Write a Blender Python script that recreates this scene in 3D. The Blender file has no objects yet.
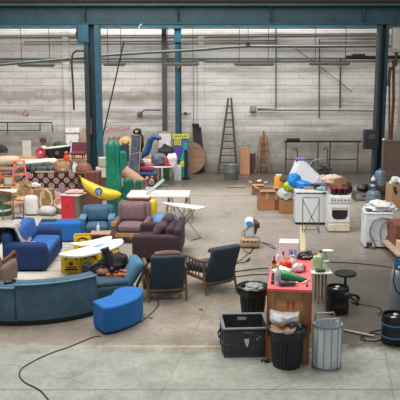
import bpy, math, random
from mathutils import Vector, Matrix, Euler, noise
R = math.radians
SC = bpy.context.scene
COL = SC.collection
rnd = random.Random(7)

# ------------------------------------------------------------------ camera
CH, PITCH, F = 3.9, R(10.1), 720.0
cam_d = bpy.data.cameras.new('camera'); cam = bpy.data.objects.new('camera', cam_d)
COL.objects.link(cam); SC.camera = cam
cam.location = (0, 0, CH); cam.rotation_euler = (R(90) - PITCH, 0, 0)
cam_d.sensor_width = 36; cam_d.lens = 36 * F / 400; cam_d.clip_end = 200
cp, sp = math.cos(PITCH), math.sin(PITCH)
def ray(u, v):
    dx, dv = u - 200, v - 200
    return Vector((dx, F * cp - dv * sp, -F * sp - dv * cp))
def G(u, v, h=0.0):
    """point of the photograph on the level h"""
    d = ray(u, v); t = (h - CH) / d.z
    return Vector((d.x * t, d.y * t, h))
def W(u, v, Y):
    """point of the photograph at depth Y"""
    d = ray(u, v); t = Y / d.y
    return Vector((d.x * t, Y, CH + d.z * t))
def hgt(v0, v1): return W(200, v1, G(200, v0).y).z
def sc(v0):
    p = G(200, v0); return F / (p.y * cp + CH * sp)

# ------------------------------------------------------------------ mesh builder
class MB:
    def __init__(s, T=None):
        s.v, s.f, s.mi, s.cur = [], [], [], 0
        s.T = T or Matrix.Identity(4)
    def add(s, vs, fs, T=None):
        o = len(s.v); M = s.T @ T if T is not None else s.T
        s.v += [M @ Vector(p) for p in vs]
        for f in fs: s.f.append([o + i for i in f]); s.mi.append(s.cur)
        return s
    def box(s, c, d, rot=None, T=None):
        x, y, z = d[0] / 2, d[1] / 2, d[2] / 2
        vs = [(a, b, e) for a in (-x, x) for b in (-y, y) for e in (-z, z)]
        fs = [(0, 1, 3, 2), (4, 6, 7, 5), (0, 4, 5, 1), (2, 3, 7, 6), (0, 2, 6, 4), (1, 5, 7, 3)]
        M = Matrix.Translation(c)
        if rot: M = M @ Euler(rot).to_matrix().to_4x4()
        if T is not None: M = T @ M
        return s.add(vs, fs, M)
    def rbox(s, c, d, r=.04, n=5, puff=(0, 0, 0), rot=None, warp=None, T=None):
        """soft rounded box; puff bulges each axis outward in its middle"""
        h = Vector((d[0] / 2, d[1] / 2, d[2] / 2)); r = min(r, h.x * .98, h.y * .98, h.z * .98)
        idx, vs, fs = {}, [], []
        def ticks(hh):
            e = [-1, -1 + .35 * r / hh, -1 + r / hh]
            inner = [-1 + r / hh + (2 - 2 * r / hh) * k / n for k in range(1, n)]
            return e + inner + [1 - r / hh, 1 - .35 * r / hh, 1]
        tk = [ticks(h.x), ticks(h.y), ticks(h.z)]
        def vert(p):
            k = tuple(round(q, 5) for q in p)
            if k in idx: return idx[k]
            q = Vector((p[0] * h.x, p[1] * h.y, p[2] * h.z))
            i = Vector([max(-h[a] + r, min(h[a] - r, q[a])) for a in range(3)])
            dd = q - i
            if dd.length > 1e-9: q = i + dd.normalized() * r
            for a in range(3):
                b, e = (a + 1) % 3, (a + 2) % 3
                q[a] += puff[a] * p[a] * (1 - p[b] ** 2) * (1 - p[e] ** 2)
            if warp: q = Vector(warp(q))
            idx[k] = len(vs); vs.append(q); return idx[k]
        for a in range(3):
            b, e = (a + 1) % 3, (a + 2) % 3
            for sg in (-1, 1):
                for i in range(len(tk[b]) - 1):
                    for j in range(len(tk[e]) - 1):
                        q = []
                        for (I, J) in ((i, j), (i + 1, j), (i + 1, j + 1), (i, j + 1)):
                            p = [0, 0, 0]; p[a] = sg; p[b] = tk[b][I]; p[e] = tk[e][J]
                            q.append(vert(p))
                        fs.append(q if sg > 0 else q[::-1])
        M = Matrix.Translation(c)
        if rot: M = M @ Euler(rot).to_matrix().to_4x4()
        if T is not None: M = T @ M
        return s.add(vs, fs, M)
    def cyl(s, p0, p1, r0, r1=None, n=14, cap=True):
        p0, p1 = Vector(p0), Vector(p1); r1 = r0 if r1 is None else r1
        z = (p1 - p0).normalized(); x = z.orthogonal().normalized(); y = z.cross(x)
        vs, fs = [], []
        for p, r in ((p0, r0), (p1, r1)):
            for k in range(n):
                a = 2 * math.pi * k / n; vs.append(p + (x * math.cos(a) + y * math.sin(a)) * r)
        for k in range(n): fs.append((k, (k + 1) % n, n + (k + 1) % n, n + k))
        if cap: fs += [tuple(range(n))[::-1], tuple(range(n, 2 * n))]
        return s.add(vs, fs)
    def tube(s, pts, r, n=6, closed=False):
        pts = [Vector(p) for p in pts]; m = len(pts); vs, fs = [], []
        rr = r if isinstance(r, (list, tuple)) else [r] * m
        prev = None
        for i, p in enumerate(pts):
            a = pts[(i - 1) % m] if (closed or i) else p
            b = pts[(i + 1) % m] if (closed or i < m - 1) else p
            t = (b - a).normalized()
            x = t.orthogonal().normalized() if prev is None else (prev - t * prev.dot(t)).normalized()
            prev = x; y = t.cross(x)
            for k in range(n):
                an = 2 * math.pi * k / n; vs.append(p + (x * math.cos(an) + y * math.sin(an)) * rr[i])
        for i in range(m if closed else m - 1):
            j = (i + 1) % m
            for k in range(n):
                fs.append((i * n + k, i * n + (k + 1) % n, j * n + (k + 1) % n, j * n + k))
        if not closed: fs += [tuple(range(n))[::-1], tuple(range((m - 1) * n, m * n))]
        return s.add(vs, fs)
    def lathe(s, prof, n=24, T=None, a0=0, a1=360, sx=1, sy=1, fn=None):
        """profile [(r, z)...] turned about z; closed loop of profile when a partial sweep is wanted is up to the caller"""
        full = abs(a1 - a0) >= 359.9; m = len(prof); vs, fs = [], []
        cols = n if full else n + 1
        for k in range(cols):
            a = R(a0 + (a1 - a0) * k / n)
            for (r, z) in prof:
                q = (r * math.cos(a) * sx, r * math.sin(a) * sy, z)
                vs.append(fn(q) if fn else q)
        for k in range(n):
            k2 = (k + 1) % cols
            for i in range(m - 1):
                fs.append((k * m + i, k2 * m + i, k2 * m + i + 1, k * m + i + 1))
        return s.add(vs, fs, T)
    def arc(s, prof, a0, a1, n=24, T=None):
        """closed profile swept round z through part of a circle, capped"""
        m = len(prof); vs, fs = [], []
        for k in range(n + 1):
            a = R(a0 + (a1 - a0) * k / n)
            vs += [(r * math.cos(a), r * math.sin(a), z) for r, z in prof]
        for k in range(n):
            for i in range(m):
                j = (i + 1) % m; fs.append((k * m + i, (k + 1) * m + i, (k + 1) * m + j, k * m + j))
        fs += [tuple(range(m))[::-1], tuple(range(n * m, n * m + m))]
        return s.add(vs, fs, T)
    def prism(s, out, z0, z1, T=None, fn=None):
        n = len(out)
        vs = [(x, y, z0) for x, y in out] + [(x, y, z1) for x, y in out]
        if fn: vs = [fn(q) for q in vs]
        fs = [tuple(range(n))[::-1], tuple(range(n, 2 * n))] + [(k, (k + 1) % n, n + (k + 1) % n, n + k) for k in range(n)]
        return s.add(vs, fs, T)
    def blob(s, c, d, amp=.15, freq=1.6, seed=0, n=14, flat=None, rot=None):
        """crumpled lump (cloth, bag); flat = lowest local z"""
        vs, fs = [], []; m = n * 2
        for i in range(n + 1):
            th = math.pi * i / n
            for k in range(m):
                ph = 2 * math.pi * k / m
                q = Vector((math.sin(th) * math.cos(ph), math.sin(th) * math.sin(ph), math.cos(th)))
                o = Vector((seed * 7.3, seed * 3.1, seed))
                g = 1 + amp * (noise.noise(q * freq + o) + .5 * noise.noise(q * freq * 2.3 + o) + .3 * abs(noise.noise(q * freq * 5 + o)))
                q = q * g
                q = Vector((q.x * d[0] / 2, q.y * d[1] / 2, q.z * d[2] / 2))
                if flat is not None and q.z < flat: q.z = flat
                vs.append(q)
        for i in range(n):
            for k in range(m):
                fs.append((i * m + k, (i + 1) * m + k, (i + 1) * m + (k + 1) % m, i * m + (k + 1) % m))
        M = Matrix.Translation(c)
        if rot: M = M @ Euler(rot).to_matrix().to_4x4()
        return s.add(vs, fs, M)
    def sheet(s, fn, nu=16, nv=12, th=.008):
        """thick cloth: fn(a, b) -> point, a and b in 0..1"""
        P = [[Vector(fn(i / nu, j / nv)) for j in range(nv + 1)] for i in range(nu + 1)]
        N = [[None] * (nv + 1) for _ in range(nu + 1)]
        for i in range(nu + 1):
            for j in range(nv + 1):
                du = P[min(i + 1, nu)][j] - P[max(i - 1, 0)][j]; dv = P[i][min(j + 1, nv)] - P[i][max(j - 1, 0)]
                c = du.cross(dv); N[i][j] = c.normalized() if c.length > 1e-9 else Vector((0, 0, 1))
        w = nv + 1; k = (nu + 1) * w
        vs = [P[i][j] for i in range(nu + 1) for j in range(w)] + [P[i][j] - N[i][j] * th for i in range(nu + 1) for j in range(w)]
        fs = []
        for i in range(nu):
            for j in range(nv):
                a = i * w + j; q = (a, a + w, a + w + 1, a + 1)
                fs += [q, tuple(k + t for t in q[::-1])]
        for i in range(nu):
            for j in (0, nv):
                a = i * w + j; b = a + w; fs.append((a, k + a, k + b, b) if j == 0 else (a, b, k + b, k + a))
        for j in range(nv):
            for i in (0, nu):
                a = i * w + j; b = a + 1; fs.append((a, b, k + b, k + a) if i == 0 else (a, k + a, k + b, b))
        return s.add(vs, fs)
    def build(s, name, mat, parent=None, bevel=0, seg=2, ang=40, sub=0):
        me = bpy.data.meshes.new(name)
        me.from_pydata([tuple(p) for p in s.v], [], s.f)
        for m in (mat if isinstance(mat, (list, tuple)) else [mat]): me.materials.append(m)
        me.polygons.foreach_set('material_index', s.mi)
        me.polygons.foreach_set('use_smooth', [True] * len(s.f))
        me.update()
        me.set_sharp_from_angle(angle=R(ang))
        o = bpy.data.objects.new(name, me); COL.objects.link(o)
        if parent: o.parent = parent
        if bevel:
            b = o.modifiers.new('bevel', 'BEVEL'); b.width = bevel; b.segments = seg; b.limit_method = 'ANGLE'; b.angle_limit = R(35)
        if sub:
            b = o.modifiers.new('subsurf', 'SUBSURF'); b.levels = b.render_levels = sub
        return o

def thing(name, label, cat, p, rz=0, group=None, rot=None, scale=None):
    o = bpy.data.objects.new(name, None); COL.objects.link(o); o.empty_display_size = .1
    o.location = p; o.rotation_euler = rot or (0, 0, R(rz))
    if scale: o.scale = scale
    o['label'] = label; o['category'] = cat
    if group: o['group'] = group
    return o
def tag(o, label, cat, p=None, rz=0, group=None, rot=None):
    if p is not None: o.location = p
    if rot or rz: o.rotation_euler = rot or (0, 0, R(rz))
    o['label'] = label; o['category'] = cat
    if group: o['group'] = group
    return o
def struct(o): o['kind'] = 'structure'; return o
def copy_tree(o, parent=None):
    c = o.copy(); COL.objects.link(c); c.parent = parent
    for ch in list(o.children): copy_tree(ch, c)
    return c
def again(o, label, p, rz=None, rot=None, scale=None):
    c = copy_tree(o); c['label'] = label; c.location = p
    if rz is not None: c.rotation_euler = (0, 0, R(rz))
    if rot: c.rotation_euler = rot
    if scale: c.scale = scale
    return c
def text_mesh(body, size, mat, name, parent=None, T=None, depth=.001):
    cu = bpy.data.curves.new(name, 'FONT'); cu.body = body; cu.size = size; cu.extrude = depth; cu.align_x = 'CENTER'
    t = bpy.data.objects.new('tmp', cu); COL.objects.link(t)
    bpy.context.view_layer.update()
    me = bpy.data.meshes.new_from_object(t.evaluated_get(bpy.context.evaluated_depsgraph_get()))
    bpy.data.objects.remove(t); bpy.data.curves.remove(cu)
    if T is not None: me.transform(T)
    me.materials.clear(); me.materials.append(mat)
    o = bpy.data.objects.new(name, me); COL.objects.link(o)
    if parent: o.parent = parent
    return o
UP = Matrix.Rotation(R(90), 4, 'X')      # xy -> xz, facing -y

# ------------------------------------------------------------------ materials
def lin(h):
    h = h.lstrip('#'); c = [int(h[i:i + 2], 16) / 255 for i in (0, 2, 4)]
    return [x / 12.92 if x <= .04045 else ((x + .055) / 1.055) ** 2.4 for x in c] + [1]
class N:
    """small node-graph helper"""
    def __init__(s, name):
        s.m = bpy.data.materials.new(name); s.m.use_nodes = True; s.t = s.m.node_tree
        s.p = s.t.nodes['Principled BSDF']
    def n(s, k, **kw):
        x = s.t.nodes.new(k)
        for a, b in kw.items():
            if hasattr(x, a) and a not in ('inputs',): setattr(x, a, b)
        return x
    def l(s, a, b): s.t.links.new(a, b)
    def val(s, x, sock):
        if isinstance(x, (int, float)): sock.default_value = x
        else: s.l(x, sock)
    def math(s, op, a, b=0, c=0, clamp=False):
        x = s.n('ShaderNodeMath', operation=op, use_clamp=clamp)
        for i, q in enumerate((a, b, c)): s.val(q, x.inputs[i])
        return x.outputs[0]
    def mix(s, f, a, b, blend='MIX'):
        x = s.n('ShaderNodeMix', data_type='RGBA', blend_type=blend)
        s.val(f, x.inputs[0])
        for q, i in ((a, 6), (b, 7)):
            if isinstance(q, str): x.inputs[i].default_value = lin(q)
            elif isinstance(q, (list, tuple)): x.inputs[i].default_value = q
            else: s.l(q, x.inputs[i])
        return x.outputs[2]
    def coord(s, kind='Object'):
        return s.n('ShaderNodeTexCoord').outputs[kind]
    def mapping(s, vec, scale=(1, 1, 1), loc=(0, 0, 0), rot=(0, 0, 0)):
        x = s.n('ShaderNodeMapping'); s.l(vec, x.inputs[0])
        x.inputs['Scale'].default_value = scale; x.inputs['Location'].default_value = loc; x.inputs['Rotation'].default_value = rot
        return x.outputs[0]
    def noise(s, vec, scale=5, detail=4, rough=.55):
        x = s.n('ShaderNodeTexNoise'); s.l(vec, x.inputs['Vector'])
        x.inputs['Scale'].default_value = scale; x.inputs['Detail'].default_value = detail; x.inputs['Roughness'].default_value = rough
        return x.outputs['Fac']
    def ramp(s, f, lo, hi):
        x = s.n('ShaderNodeMapRange'); x.clamp = True; s.l(f, x.inputs[0])
        x.inputs[1].default_value = lo; x.inputs[2].default_value = hi
        return x.outputs[0]
    def bump(s, h, strength=.3, dist=.01):
        x = s.n('ShaderNodeBump'); s.l(h, x.inputs['Height']); x.inputs['Strength'].default_value = strength; x.inputs['Distance'].default_value = dist
        s.l(x.outputs[0], s.p.inputs['Normal'])
    def out(s, col, rough=.7, metal=0):
        if isinstance(col, str): s.p.inputs['Base Color'].default_value = lin(col)
        else: s.l(col, s.p.inputs['Base Color'])
        s.val(rough, s.p.inputs['Roughness']); s.p.inputs['Metallic'].default_value = metal
        return s.m
CACHE = {}
def mat(col, rough=.7, metal=0, var=.18, scale=7, bump=.15, name=None, dirt=None):
    """plain stuff with mottling, wear and grain"""
    key = (col, rough, metal, var, scale, bump, dirt)
    if key in CACHE: return CACHE[key]
    g = N(name or 'finish_' + col)
    co = g.coord()
    f = g.noise(co, scale, 5)
    c = lin(col); lo = [x * (1 - var) for x in c[:3]] + [1]; hi = [min(1, x * (1 + var)) for x in c[:3]] + [1]
    k = g.mix(g.ramp(f, .3, .7), lo, hi)
    if dirt:
        k = g.mix(g.ramp(g.noise(co, scale * .6, 7, .7), .52, .72), k, dirt)
    if bump: g.bump(g.noise(co, scale * 9, 3), bump, .004)
    CACHE[key] = g.out(k, rough, metal); return CACHE[key]
def wood(col, rough=.55, s=6, axis=2):
    key = ('w', col, rough, s, axis)
    if key in CACHE: return CACHE[key]
    g = N('wood_' + col); co = g.coord()
    sc_ = [s * 3, s * 3, s * 3]; sc_[axis] = s * .35
    f = g.noise(g.mapping(co, sc_), 1, 6, .6)
    c = lin(col)
    k = g.mix(g.ramp(f, .3, .72), [x * .62 for x in c[:3]] + [1], [min(1, x * 1.2) for x in c[:3]] + [1])
    g.bump(f, .12, .003); CACHE[key] = g.out(k, rough); return CACHE[key]
def velvet(col, var=.22, scale=5):
    key = ('v', col, var)
    if key in CACHE: return CACHE[key]
    g = N('upholstery_' + col); co = g.coord(); c = lin(col)
    f = g.noise(co, scale, 6, .65); w = g.noise(co, 160, 2)
    k = g.mix(g.ramp(f, .28, .74), [x * (1 - var) for x in c[:3]] + [1], [min(1, x * (1 + var)) for x in c[:3]] + [1])
    g.bump(g.math('ADD', g.math('MULTIPLY', f, 1.2), g.math('MULTIPLY', w, .25)), .25, .012)
    g.p.inputs['Sheen Weight'].default_value = .12; g.p.inputs['Sheen Roughness'].default_value = .5
    g.p.inputs['Sheen Tint'].default_value = [min(1, x * 2 + .1) for x in c[:3]] + [1]
    CACHE[key] = g.out(k, .85); return CACHE[key]
def pattern(name, base, a, b, scale=9):
    """woven floral upholstery / rug"""
    g = N(name); co = g.coord()
    v = g.n('ShaderNodeTexVoronoi'); g.l(g.mapping(co, (1, 1, 1)), v.inputs['Vector']); v.inputs['Scale'].default_value = scale
    v.inputs['Randomness'].default_value = .6
    d = v.outputs['Distance']
    k = g.mix(g.ramp(d, .42, .30), base, a)
    k = g.mix(g.ramp(d, .2, .1), k, b)
    k = g.mix(g.ramp(g.noise(co, scale * 4, 3), .45, .7), k, base)
    g.bump(g.noise(co, 120, 2), .2, .004)
    return g.out(k, .9)
def glass(col, rough=.08, trans=.9):
    g = N('clear_' + col); g.p.inputs['Transmission Weight'].default_value = trans; g.p.inputs['IOR'].default_value = 1.3
    return g.out(col, rough)
# ------------------------------------------------------------------ setting: floor, walls, steel
YW = 28.2
def floor_material():
    g = N('worn_concrete'); co = g.coord('Object')
    sep = g.n('ShaderNodeSeparateXYZ'); g.l(co, sep.inputs[0]); X, Y = sep.outputs[0], sep.outputs[1]
    big = g.noise(g.mapping(co, (1, .8, 1)), .55, 6, .6); mid = g.noise(co, 2.2, 8, .68); fine = g.noise(co, 14, 6, .7)
    base = g.mix(g.ramp(big, .35, .62), '#7a6d60', '#a3998c')
    base = g.mix(g.math('MULTIPLY', g.ramp(mid, .46, .66), .7), base, '#665f55')
    base = g.mix(g.math('MULTIPLY', g.ramp(fine, .48, .68), .45), base, '#5a554d')
    # painted daylight by the sofas, darker on the kitchen side and by the wall
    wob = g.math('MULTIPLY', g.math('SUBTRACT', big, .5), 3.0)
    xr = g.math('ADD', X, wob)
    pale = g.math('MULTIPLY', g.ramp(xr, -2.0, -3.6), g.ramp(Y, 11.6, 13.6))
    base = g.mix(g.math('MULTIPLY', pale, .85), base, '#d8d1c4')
    base = g.mix(g.math('MULTIPLY', g.ramp(Y, 13.5, 18), .55), base, g.mix(mid, '#938a80', '#c2bab0'))
    right_dark = g.math('MULTIPLY', g.ramp(xr, .7, 2.4), g.ramp(Y, 16.8, 13.2))
    base = g.mix(g.math('MULTIPLY', right_dark, .9), base, '#403d34')
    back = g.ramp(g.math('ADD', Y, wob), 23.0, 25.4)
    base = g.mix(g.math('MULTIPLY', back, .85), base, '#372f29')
    # worn pale green paint on the near strip
    edge = g.math('ADD', Y, g.math('MULTIPLY', g.math('SUBTRACT', mid, .5), 1.8))
    paint = g.mix(g.ramp(mid, .36, .62), '#a6a99c', '#83857a')
    paint = g.mix(g.math('MULTIPLY', g.ramp(fine, .48, .66), .6), paint, '#74756b')
    base = g.mix(g.ramp(edge, 10.0, 9.6), base, paint)
    # yellow line at the edge of the paint, broken by wear
    def band(c, w): return g.math('LESS_THAN', g.math('ABSOLUTE', g.math('SUBTRACT', Y, c)), w)
    yl = g.math('MULTIPLY', g.math('MULTIPLY', band(9.86, .035), g.ramp(fine, .42, .5)), g.math('MULTIPLY', g.math('LESS_THAN', X, .3), g.ramp(X, -2.6, -.6)))
    base = g.mix(g.math('MULTIPLY', yl, .6), base, '#c9b36a')
    yl2 = g.math('MULTIPLY', g.math('LESS_THAN', g.math('ABSOLUTE', g.math('SUBTRACT', X, g.math('ADD', 2.32, g.math('MULTIPLY', g.math('SUBTRACT', Y, 15.8), .131)))), .06), g.math('MULTIPLY', g.ramp(Y, 18.2, 17.9), g.ramp(Y, 15.3, 15.6)))
    base = g.mix(g.math('MULTIPLY', yl2, .8), base, '#d6c48c')
    # cast joints and cracks
    for c, w in ((8.42, .012), (13.85, .028), (14.65, .02), (19.2, .02), (22.7, .035)):
        wav = g.math('LESS_THAN', g.math('ABSOLUTE', g.math('ADD', g.math('SUBTRACT', Y, c), g.math('MULTIPLY', g.math('SUBTRACT', big, .5), .08))), w)
        base = g.mix(g.math('MULTIPLY', wav, .6), base, '#3c3832')
    for c, w in ((.55, .012), (-2.2, .012), (3.4, .014)):
        wav = g.math('LESS_THAN', g.math('ABSOLUTE', g.math('ADD', g.math('SUBTRACT', X, c), g.math('MULTIPLY', g.math('SUBTRACT', Y, 14), -.18))), w)
        base = g.mix(g.math('MULTIPLY', wav, .25), base, '#4a453e')
    v = g.n('ShaderNodeTexVoronoi', feature='DISTANCE_TO_EDGE'); v.inputs['Scale'].default_value = .38
    mp = g.n('ShaderNodeVectorMath', operation='ADD'); nz = g.n('ShaderNodeTexNoise'); g.l(co, nz.inputs['Vector']); nz.inputs['Scale'].default_value = 1.3
    g.l(co, mp.inputs[0]); g.l(nz.outputs['Color'], mp.inputs[1]); g.l(mp.outputs[0], v.inputs['Vector'])
    base = g.mix(g.math('MULTIPLY', g.ramp(v.outputs['Distance'], .006, .001), .28), base, '#4c463f')
    g.bump(g.math('ADD', mid, fine), .25, .01)
    return g.out(base, g.ramp(mid, .2, .9))
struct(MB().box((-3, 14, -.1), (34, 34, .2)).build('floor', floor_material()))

def wall_material(name, hi, lo):
    g = N(name); co = g.coord('Object')
    sep = g.n('ShaderNodeSeparateXYZ'); g.l(co, sep.inputs[0]); X, Z = sep.outputs[0], sep.outputs[2]
    cmb = g.n('ShaderNodeCombineXYZ'); g.l(g.math('ADD', X, sep.outputs[1]), cmb.inputs[0]); g.l(Z, cmb.inputs[1]); uv = cmb.outputs[0]
    br = g.n('ShaderNodeTexBrick'); g.l(uv, br.inputs['Vector'])
    br.inputs['Scale'].default_value = 1; br.inputs['Brick Width'].default_value = 1.05; br.inputs['Row Height'].default_value = .26
    br.inputs['Mortar Size'].default_value = .010; br.inputs['Mortar Smooth'].default_value = .4; br.inputs['Bias'].default_value = -.2
    br.inputs['Color1'].default_value = lin(hi); br.inputs['Color2'].default_value = lin(lo); br.inputs['Mortar'].default_value = lin('#a8a39c')
    st = g.noise(g.mapping(uv, (.22, 2.4, 1)), 1.0, 6, .6)     # long horizontal streaks
    mid = g.noise(uv, 1.6, 8, .7); fine = g.noise(uv, 9, 6, .7)
    k = g.mix(g.math('MULTIPLY', g.ramp(st, .5, .64), .8), br.outputs['Color'], '#9b948b')
    k = g.mix(g.math('MULTIPLY', g.ramp(st, .46, .34), .7), k, '#dedad4')
    row = g.math('LESS_THAN', g.math('FRACT', g.math('DIVIDE', g.math('ADD', Z, g.math('MULTIPLY', fine, .02)), .26)), .07)
    k = g.mix(g.math('MULTIPLY', row, g.math('MULTIPLY', g.ramp(mid, .35, .6), .5)), k, '#6f6861')
    wz = g.math('ADD', Z, g.math('MULTIPLY', g.math('SUBTRACT', mid, .5), .9))
    # brown tide mark and bare damp plaster low down
    tide = g.math('MULTIPLY', g.ramp(g.math('ABSOLUTE', g.math('SUBTRACT', wz, 2.95)), .26, .1), g.ramp(X, 1.0, -1.5))
    k = g.mix(g.math('MULTIPLY', tide, .6), k, '#8f8070')
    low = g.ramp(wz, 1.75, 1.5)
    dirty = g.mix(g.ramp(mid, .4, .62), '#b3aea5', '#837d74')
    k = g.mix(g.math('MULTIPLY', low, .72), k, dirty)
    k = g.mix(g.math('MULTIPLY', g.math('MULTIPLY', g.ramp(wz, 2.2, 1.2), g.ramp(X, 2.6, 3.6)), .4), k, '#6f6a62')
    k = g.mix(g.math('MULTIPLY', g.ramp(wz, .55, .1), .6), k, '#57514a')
    k = g.mix(g.math('MULTIPLY', g.ramp(fine, .56, .72), .5), k, '#6a645c')
    v = g.n('ShaderNodeTexVoronoi'); g.l(uv, v.inputs['Vector']); v.inputs['Scale'].default_value = 2.2
    k = g.mix(g.math('MULTIPLY', g.ramp(v.outputs['Distance'], .05, .03), .6), k, '#4d4842')     # bolt holes
    g.bump(g.math('ADD', g.math('MULTIPLY', br.outputs['Fac'], -.8), g.math('MULTIPLY', fine, .5)), .5, .02)
    return g.out(k, .9)
WM = wall_material('painted_block_wall', '#d3d0cc', '#c8c4bf')
struct(MB().box((-5.7, YW + .15, 4), (28, .3, 8)).build('wall_back', WM))
struct(MB().box((7.85, 20.4, 4), (.3, 15.9, 8)).build('wall_right', wall_material('dark_block_wall', '#8b867d', '#77726a')))
DARK = mat('#1d1c1b', .6); SOOT = mat('#2b2523', .9)
struct(MB().box((-5.7, 23.1, 6.95), (28, 2.0, .2)).build('ceiling', SOOT))
# pilaster grooves on the back wall
for i, u in enumerate((67.5, 201)):
    p = W(u, 100, YW)
    struct(MB().box((p.x, YW - .03, 2.9), (.24, .06, 5.8)).build('trim_%d' % (i + 1), WM))

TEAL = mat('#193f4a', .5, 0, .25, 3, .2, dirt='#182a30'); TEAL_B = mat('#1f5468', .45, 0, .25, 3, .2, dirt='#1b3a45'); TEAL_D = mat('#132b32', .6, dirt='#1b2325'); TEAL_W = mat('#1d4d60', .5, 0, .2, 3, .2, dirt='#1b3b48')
RUSTY = mat('#3b2a26', .8, dirt='#4b352b')
YB = 23.0
def wz(v, Y): return W(200, v, Y).z
# near crane beam: deep web between two flanges, riveted brackets
zt, zb = wz(4, YB), wz(25, YB)
m = MB(); m.box((-5.7, YB, (zt + zb) / 2), (27.5, .05, zt - zb)); m.box((-5.7, YB, zt - .04), (27.5, .5, .08)); m.box((-5.7, YB, zb + .03), (27.5, .46, .06))
for u in (86, 178, 270, 362):
    x = W(u, 20, YB).x; m.box((x, YB - .12, (zt + zb) / 2), (.02, .2, zt - zb - .1))
beam = m.build('crane_beam', TEAL, None, .008); tag(beam, 'deep riveted teal steel beam spanning the hall under the dark ceiling', 'steel beam', group=None)
m = MB()
for u in (40, 83, 92, 140, 220, 310):
    for v in (10, 13, 16, 19):
        p = W(u, v, YB); m.blob((p.x, YB - .035, p.z), (.045, .03, .045), 0, n=4)
m.build('rivet', mat('#2f6472', .5), beam)['kind'] = 'stuff'
m = MB(); m.box((-5.7, YB + .5, zt + .28), (27.5, .3, .3)); m.box((-5.7, YB + .3, zt + .1), (27.5, .6, .05)).build('ceiling_girder', RUSTY)
tag(bpy.data.objects['ceiling_girder'], 'rusty dark girder lying along the top of the deep teal beam', 'steel beam')
zt2, zb2 = wz(24, 27.4), wz(28.5, 27.4)
m = MB(); m.box((-5.7, 27.55, (zt2 + zb2) / 2 + .1), (27.5, .16, zt2 - zb2 + .2)); m.box((-5.7, 27.5, zb2 + .02), (27.5, .3, .04))
tag(m.build('wall_beam', TEAL_W, None, .006), 'brighter blue steel beam along the top of the block wall', 'steel beam')
# columns
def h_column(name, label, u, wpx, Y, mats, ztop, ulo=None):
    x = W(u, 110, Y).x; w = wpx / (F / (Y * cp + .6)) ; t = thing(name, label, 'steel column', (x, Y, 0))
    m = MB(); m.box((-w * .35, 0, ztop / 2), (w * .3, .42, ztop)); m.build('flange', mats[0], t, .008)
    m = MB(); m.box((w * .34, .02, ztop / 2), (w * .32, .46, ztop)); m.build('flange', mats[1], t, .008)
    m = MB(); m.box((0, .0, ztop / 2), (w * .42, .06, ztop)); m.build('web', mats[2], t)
    m = MB(); m.box((0, 0, .03), (w * 1.3, .6, .06)); 
    for sx in (-1, 1): m.cyl((sx * w * .5, -.22, .06), (sx * w * .5, -.22, .1), .03)
    m.build('base_plate', RUSTY, t)
    return t, w
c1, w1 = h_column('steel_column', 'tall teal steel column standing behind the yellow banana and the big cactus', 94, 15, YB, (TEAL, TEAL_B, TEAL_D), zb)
m = MB(); m.box((-.24, -.2, zb - .28), (.34, .12, .56)); m.box((-.24, -.27, zb - .5), (.26, .03, .06)); m.build('bracket', TEAL_B, c1, .01)
m = MB(); m.tube([(-.42, -.1, zb - .05), (-.47, -.12, zb - .3), (-.4, -.14, zb - .5)], .035); m.build('conduit', RUSTY, c1)
m = MB(); m.box((-.09, -.26, 2.2), (.1, .02, .5)); m.build('rust_plate', mat('#6a4634', .9), c1)
c2, _ = h_column('steel_column', 'tall dark teal column behind the water barrels with a meter box on it', 379.5, 9, YB, (TEAL_D, TEAL_D, DARK), zb)
xm = W(370, 139, YB)
m = MB(); m.box((xm.x - c2.location.x, -.1, xm.z), (.46, .26, .62)); m.build('meter_box', mat('#23262b', .6), c2, .02)
m = MB(); m.box((xm.x - c2.location.x, -.24, xm.z + .1), (.2, .02, .16)); m.build('meter_dial', mat('#4a4c50', .3), c2)
x = W(178, 80, 27.6).x
t = thing('steel_column', 'slim blue steel column against the wall above the yellow-topped poster board', 'steel column', (x, 27.6, 0))
m = MB(); m.box((0, 0, zb2 / 2), (.22, .18, zb2)); m.build('shaft', TEAL_B, t, .01)
m = MB(); m.box((0, -.06, zb2 - .25), (.26, .2, .5)); m.build('bracket', TEAL_B, t, .01)
m = MB(); m.box((.1, -.02, zb2 / 2), (.05, .24, zb2)); m.build('edge_plate', DARK, t)
m = MB(); m.box((.02, -.13, wz(66, 27.5)), (.1, .1, .18)); m.build('lamp_bracket', mat('#7a5b3b', .6), t)
x = W(164.5, 80, 27.95).x
tag(MB().box((0, 0, 2.75), (.19, .16, 5.5)).build('steel_post', mat('#4d4b4a', .6), None, .01), 'dark grey square post fixed to the wall beside the slim blue column', 'post', (x, 27.95, 0))

# pipes and conduits along the wall
PIPE = mat('#4c514c', .55, .2, .25, 5, dirt='#3a3430'); PIPE_G = mat('#667068', .5, .1, .2, 5, dirt='#5c5f58'); COND = mat('#4a4643', .7)
YP = 25.5
pts = [W(u, v, YP) for u, v in ((-12, 66), (20, 63), (71, 58.5), (110, 55), (150, 52.5), (200, 49.8), (225, 47.5), (249, 46.4), (300, 46.4), (400, 46.2))]
t = thing('overhead_pipe', 'long grey green pipe bending across the hall below the beams', 'pipe', pts[0])
MB(Matrix.Translation(-pts[0])).tube(pts, .045, 10).build('tube', PIPE_G, t)
m = MB(Matrix.Translation(-pts[0]))
for u, v in ((248, 45), (88, 57)):
    a = W(u, v, YP); m.cyl(a, (a.x, a.y, zb2 + .1), .012); m.box((a.x, a.y, a.z + .05), (.14, .1, .1))
m.build('hanger', COND, t)
def run(name, label, pix, r, Y, ma, n=8):
    p = [W(u, v, Y) for u, v in pix]
    return tag(MB(Matrix.Translation(-p[0])).tube(p, r, n).build(name, ma), label, 'pipe', p[0])
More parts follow.
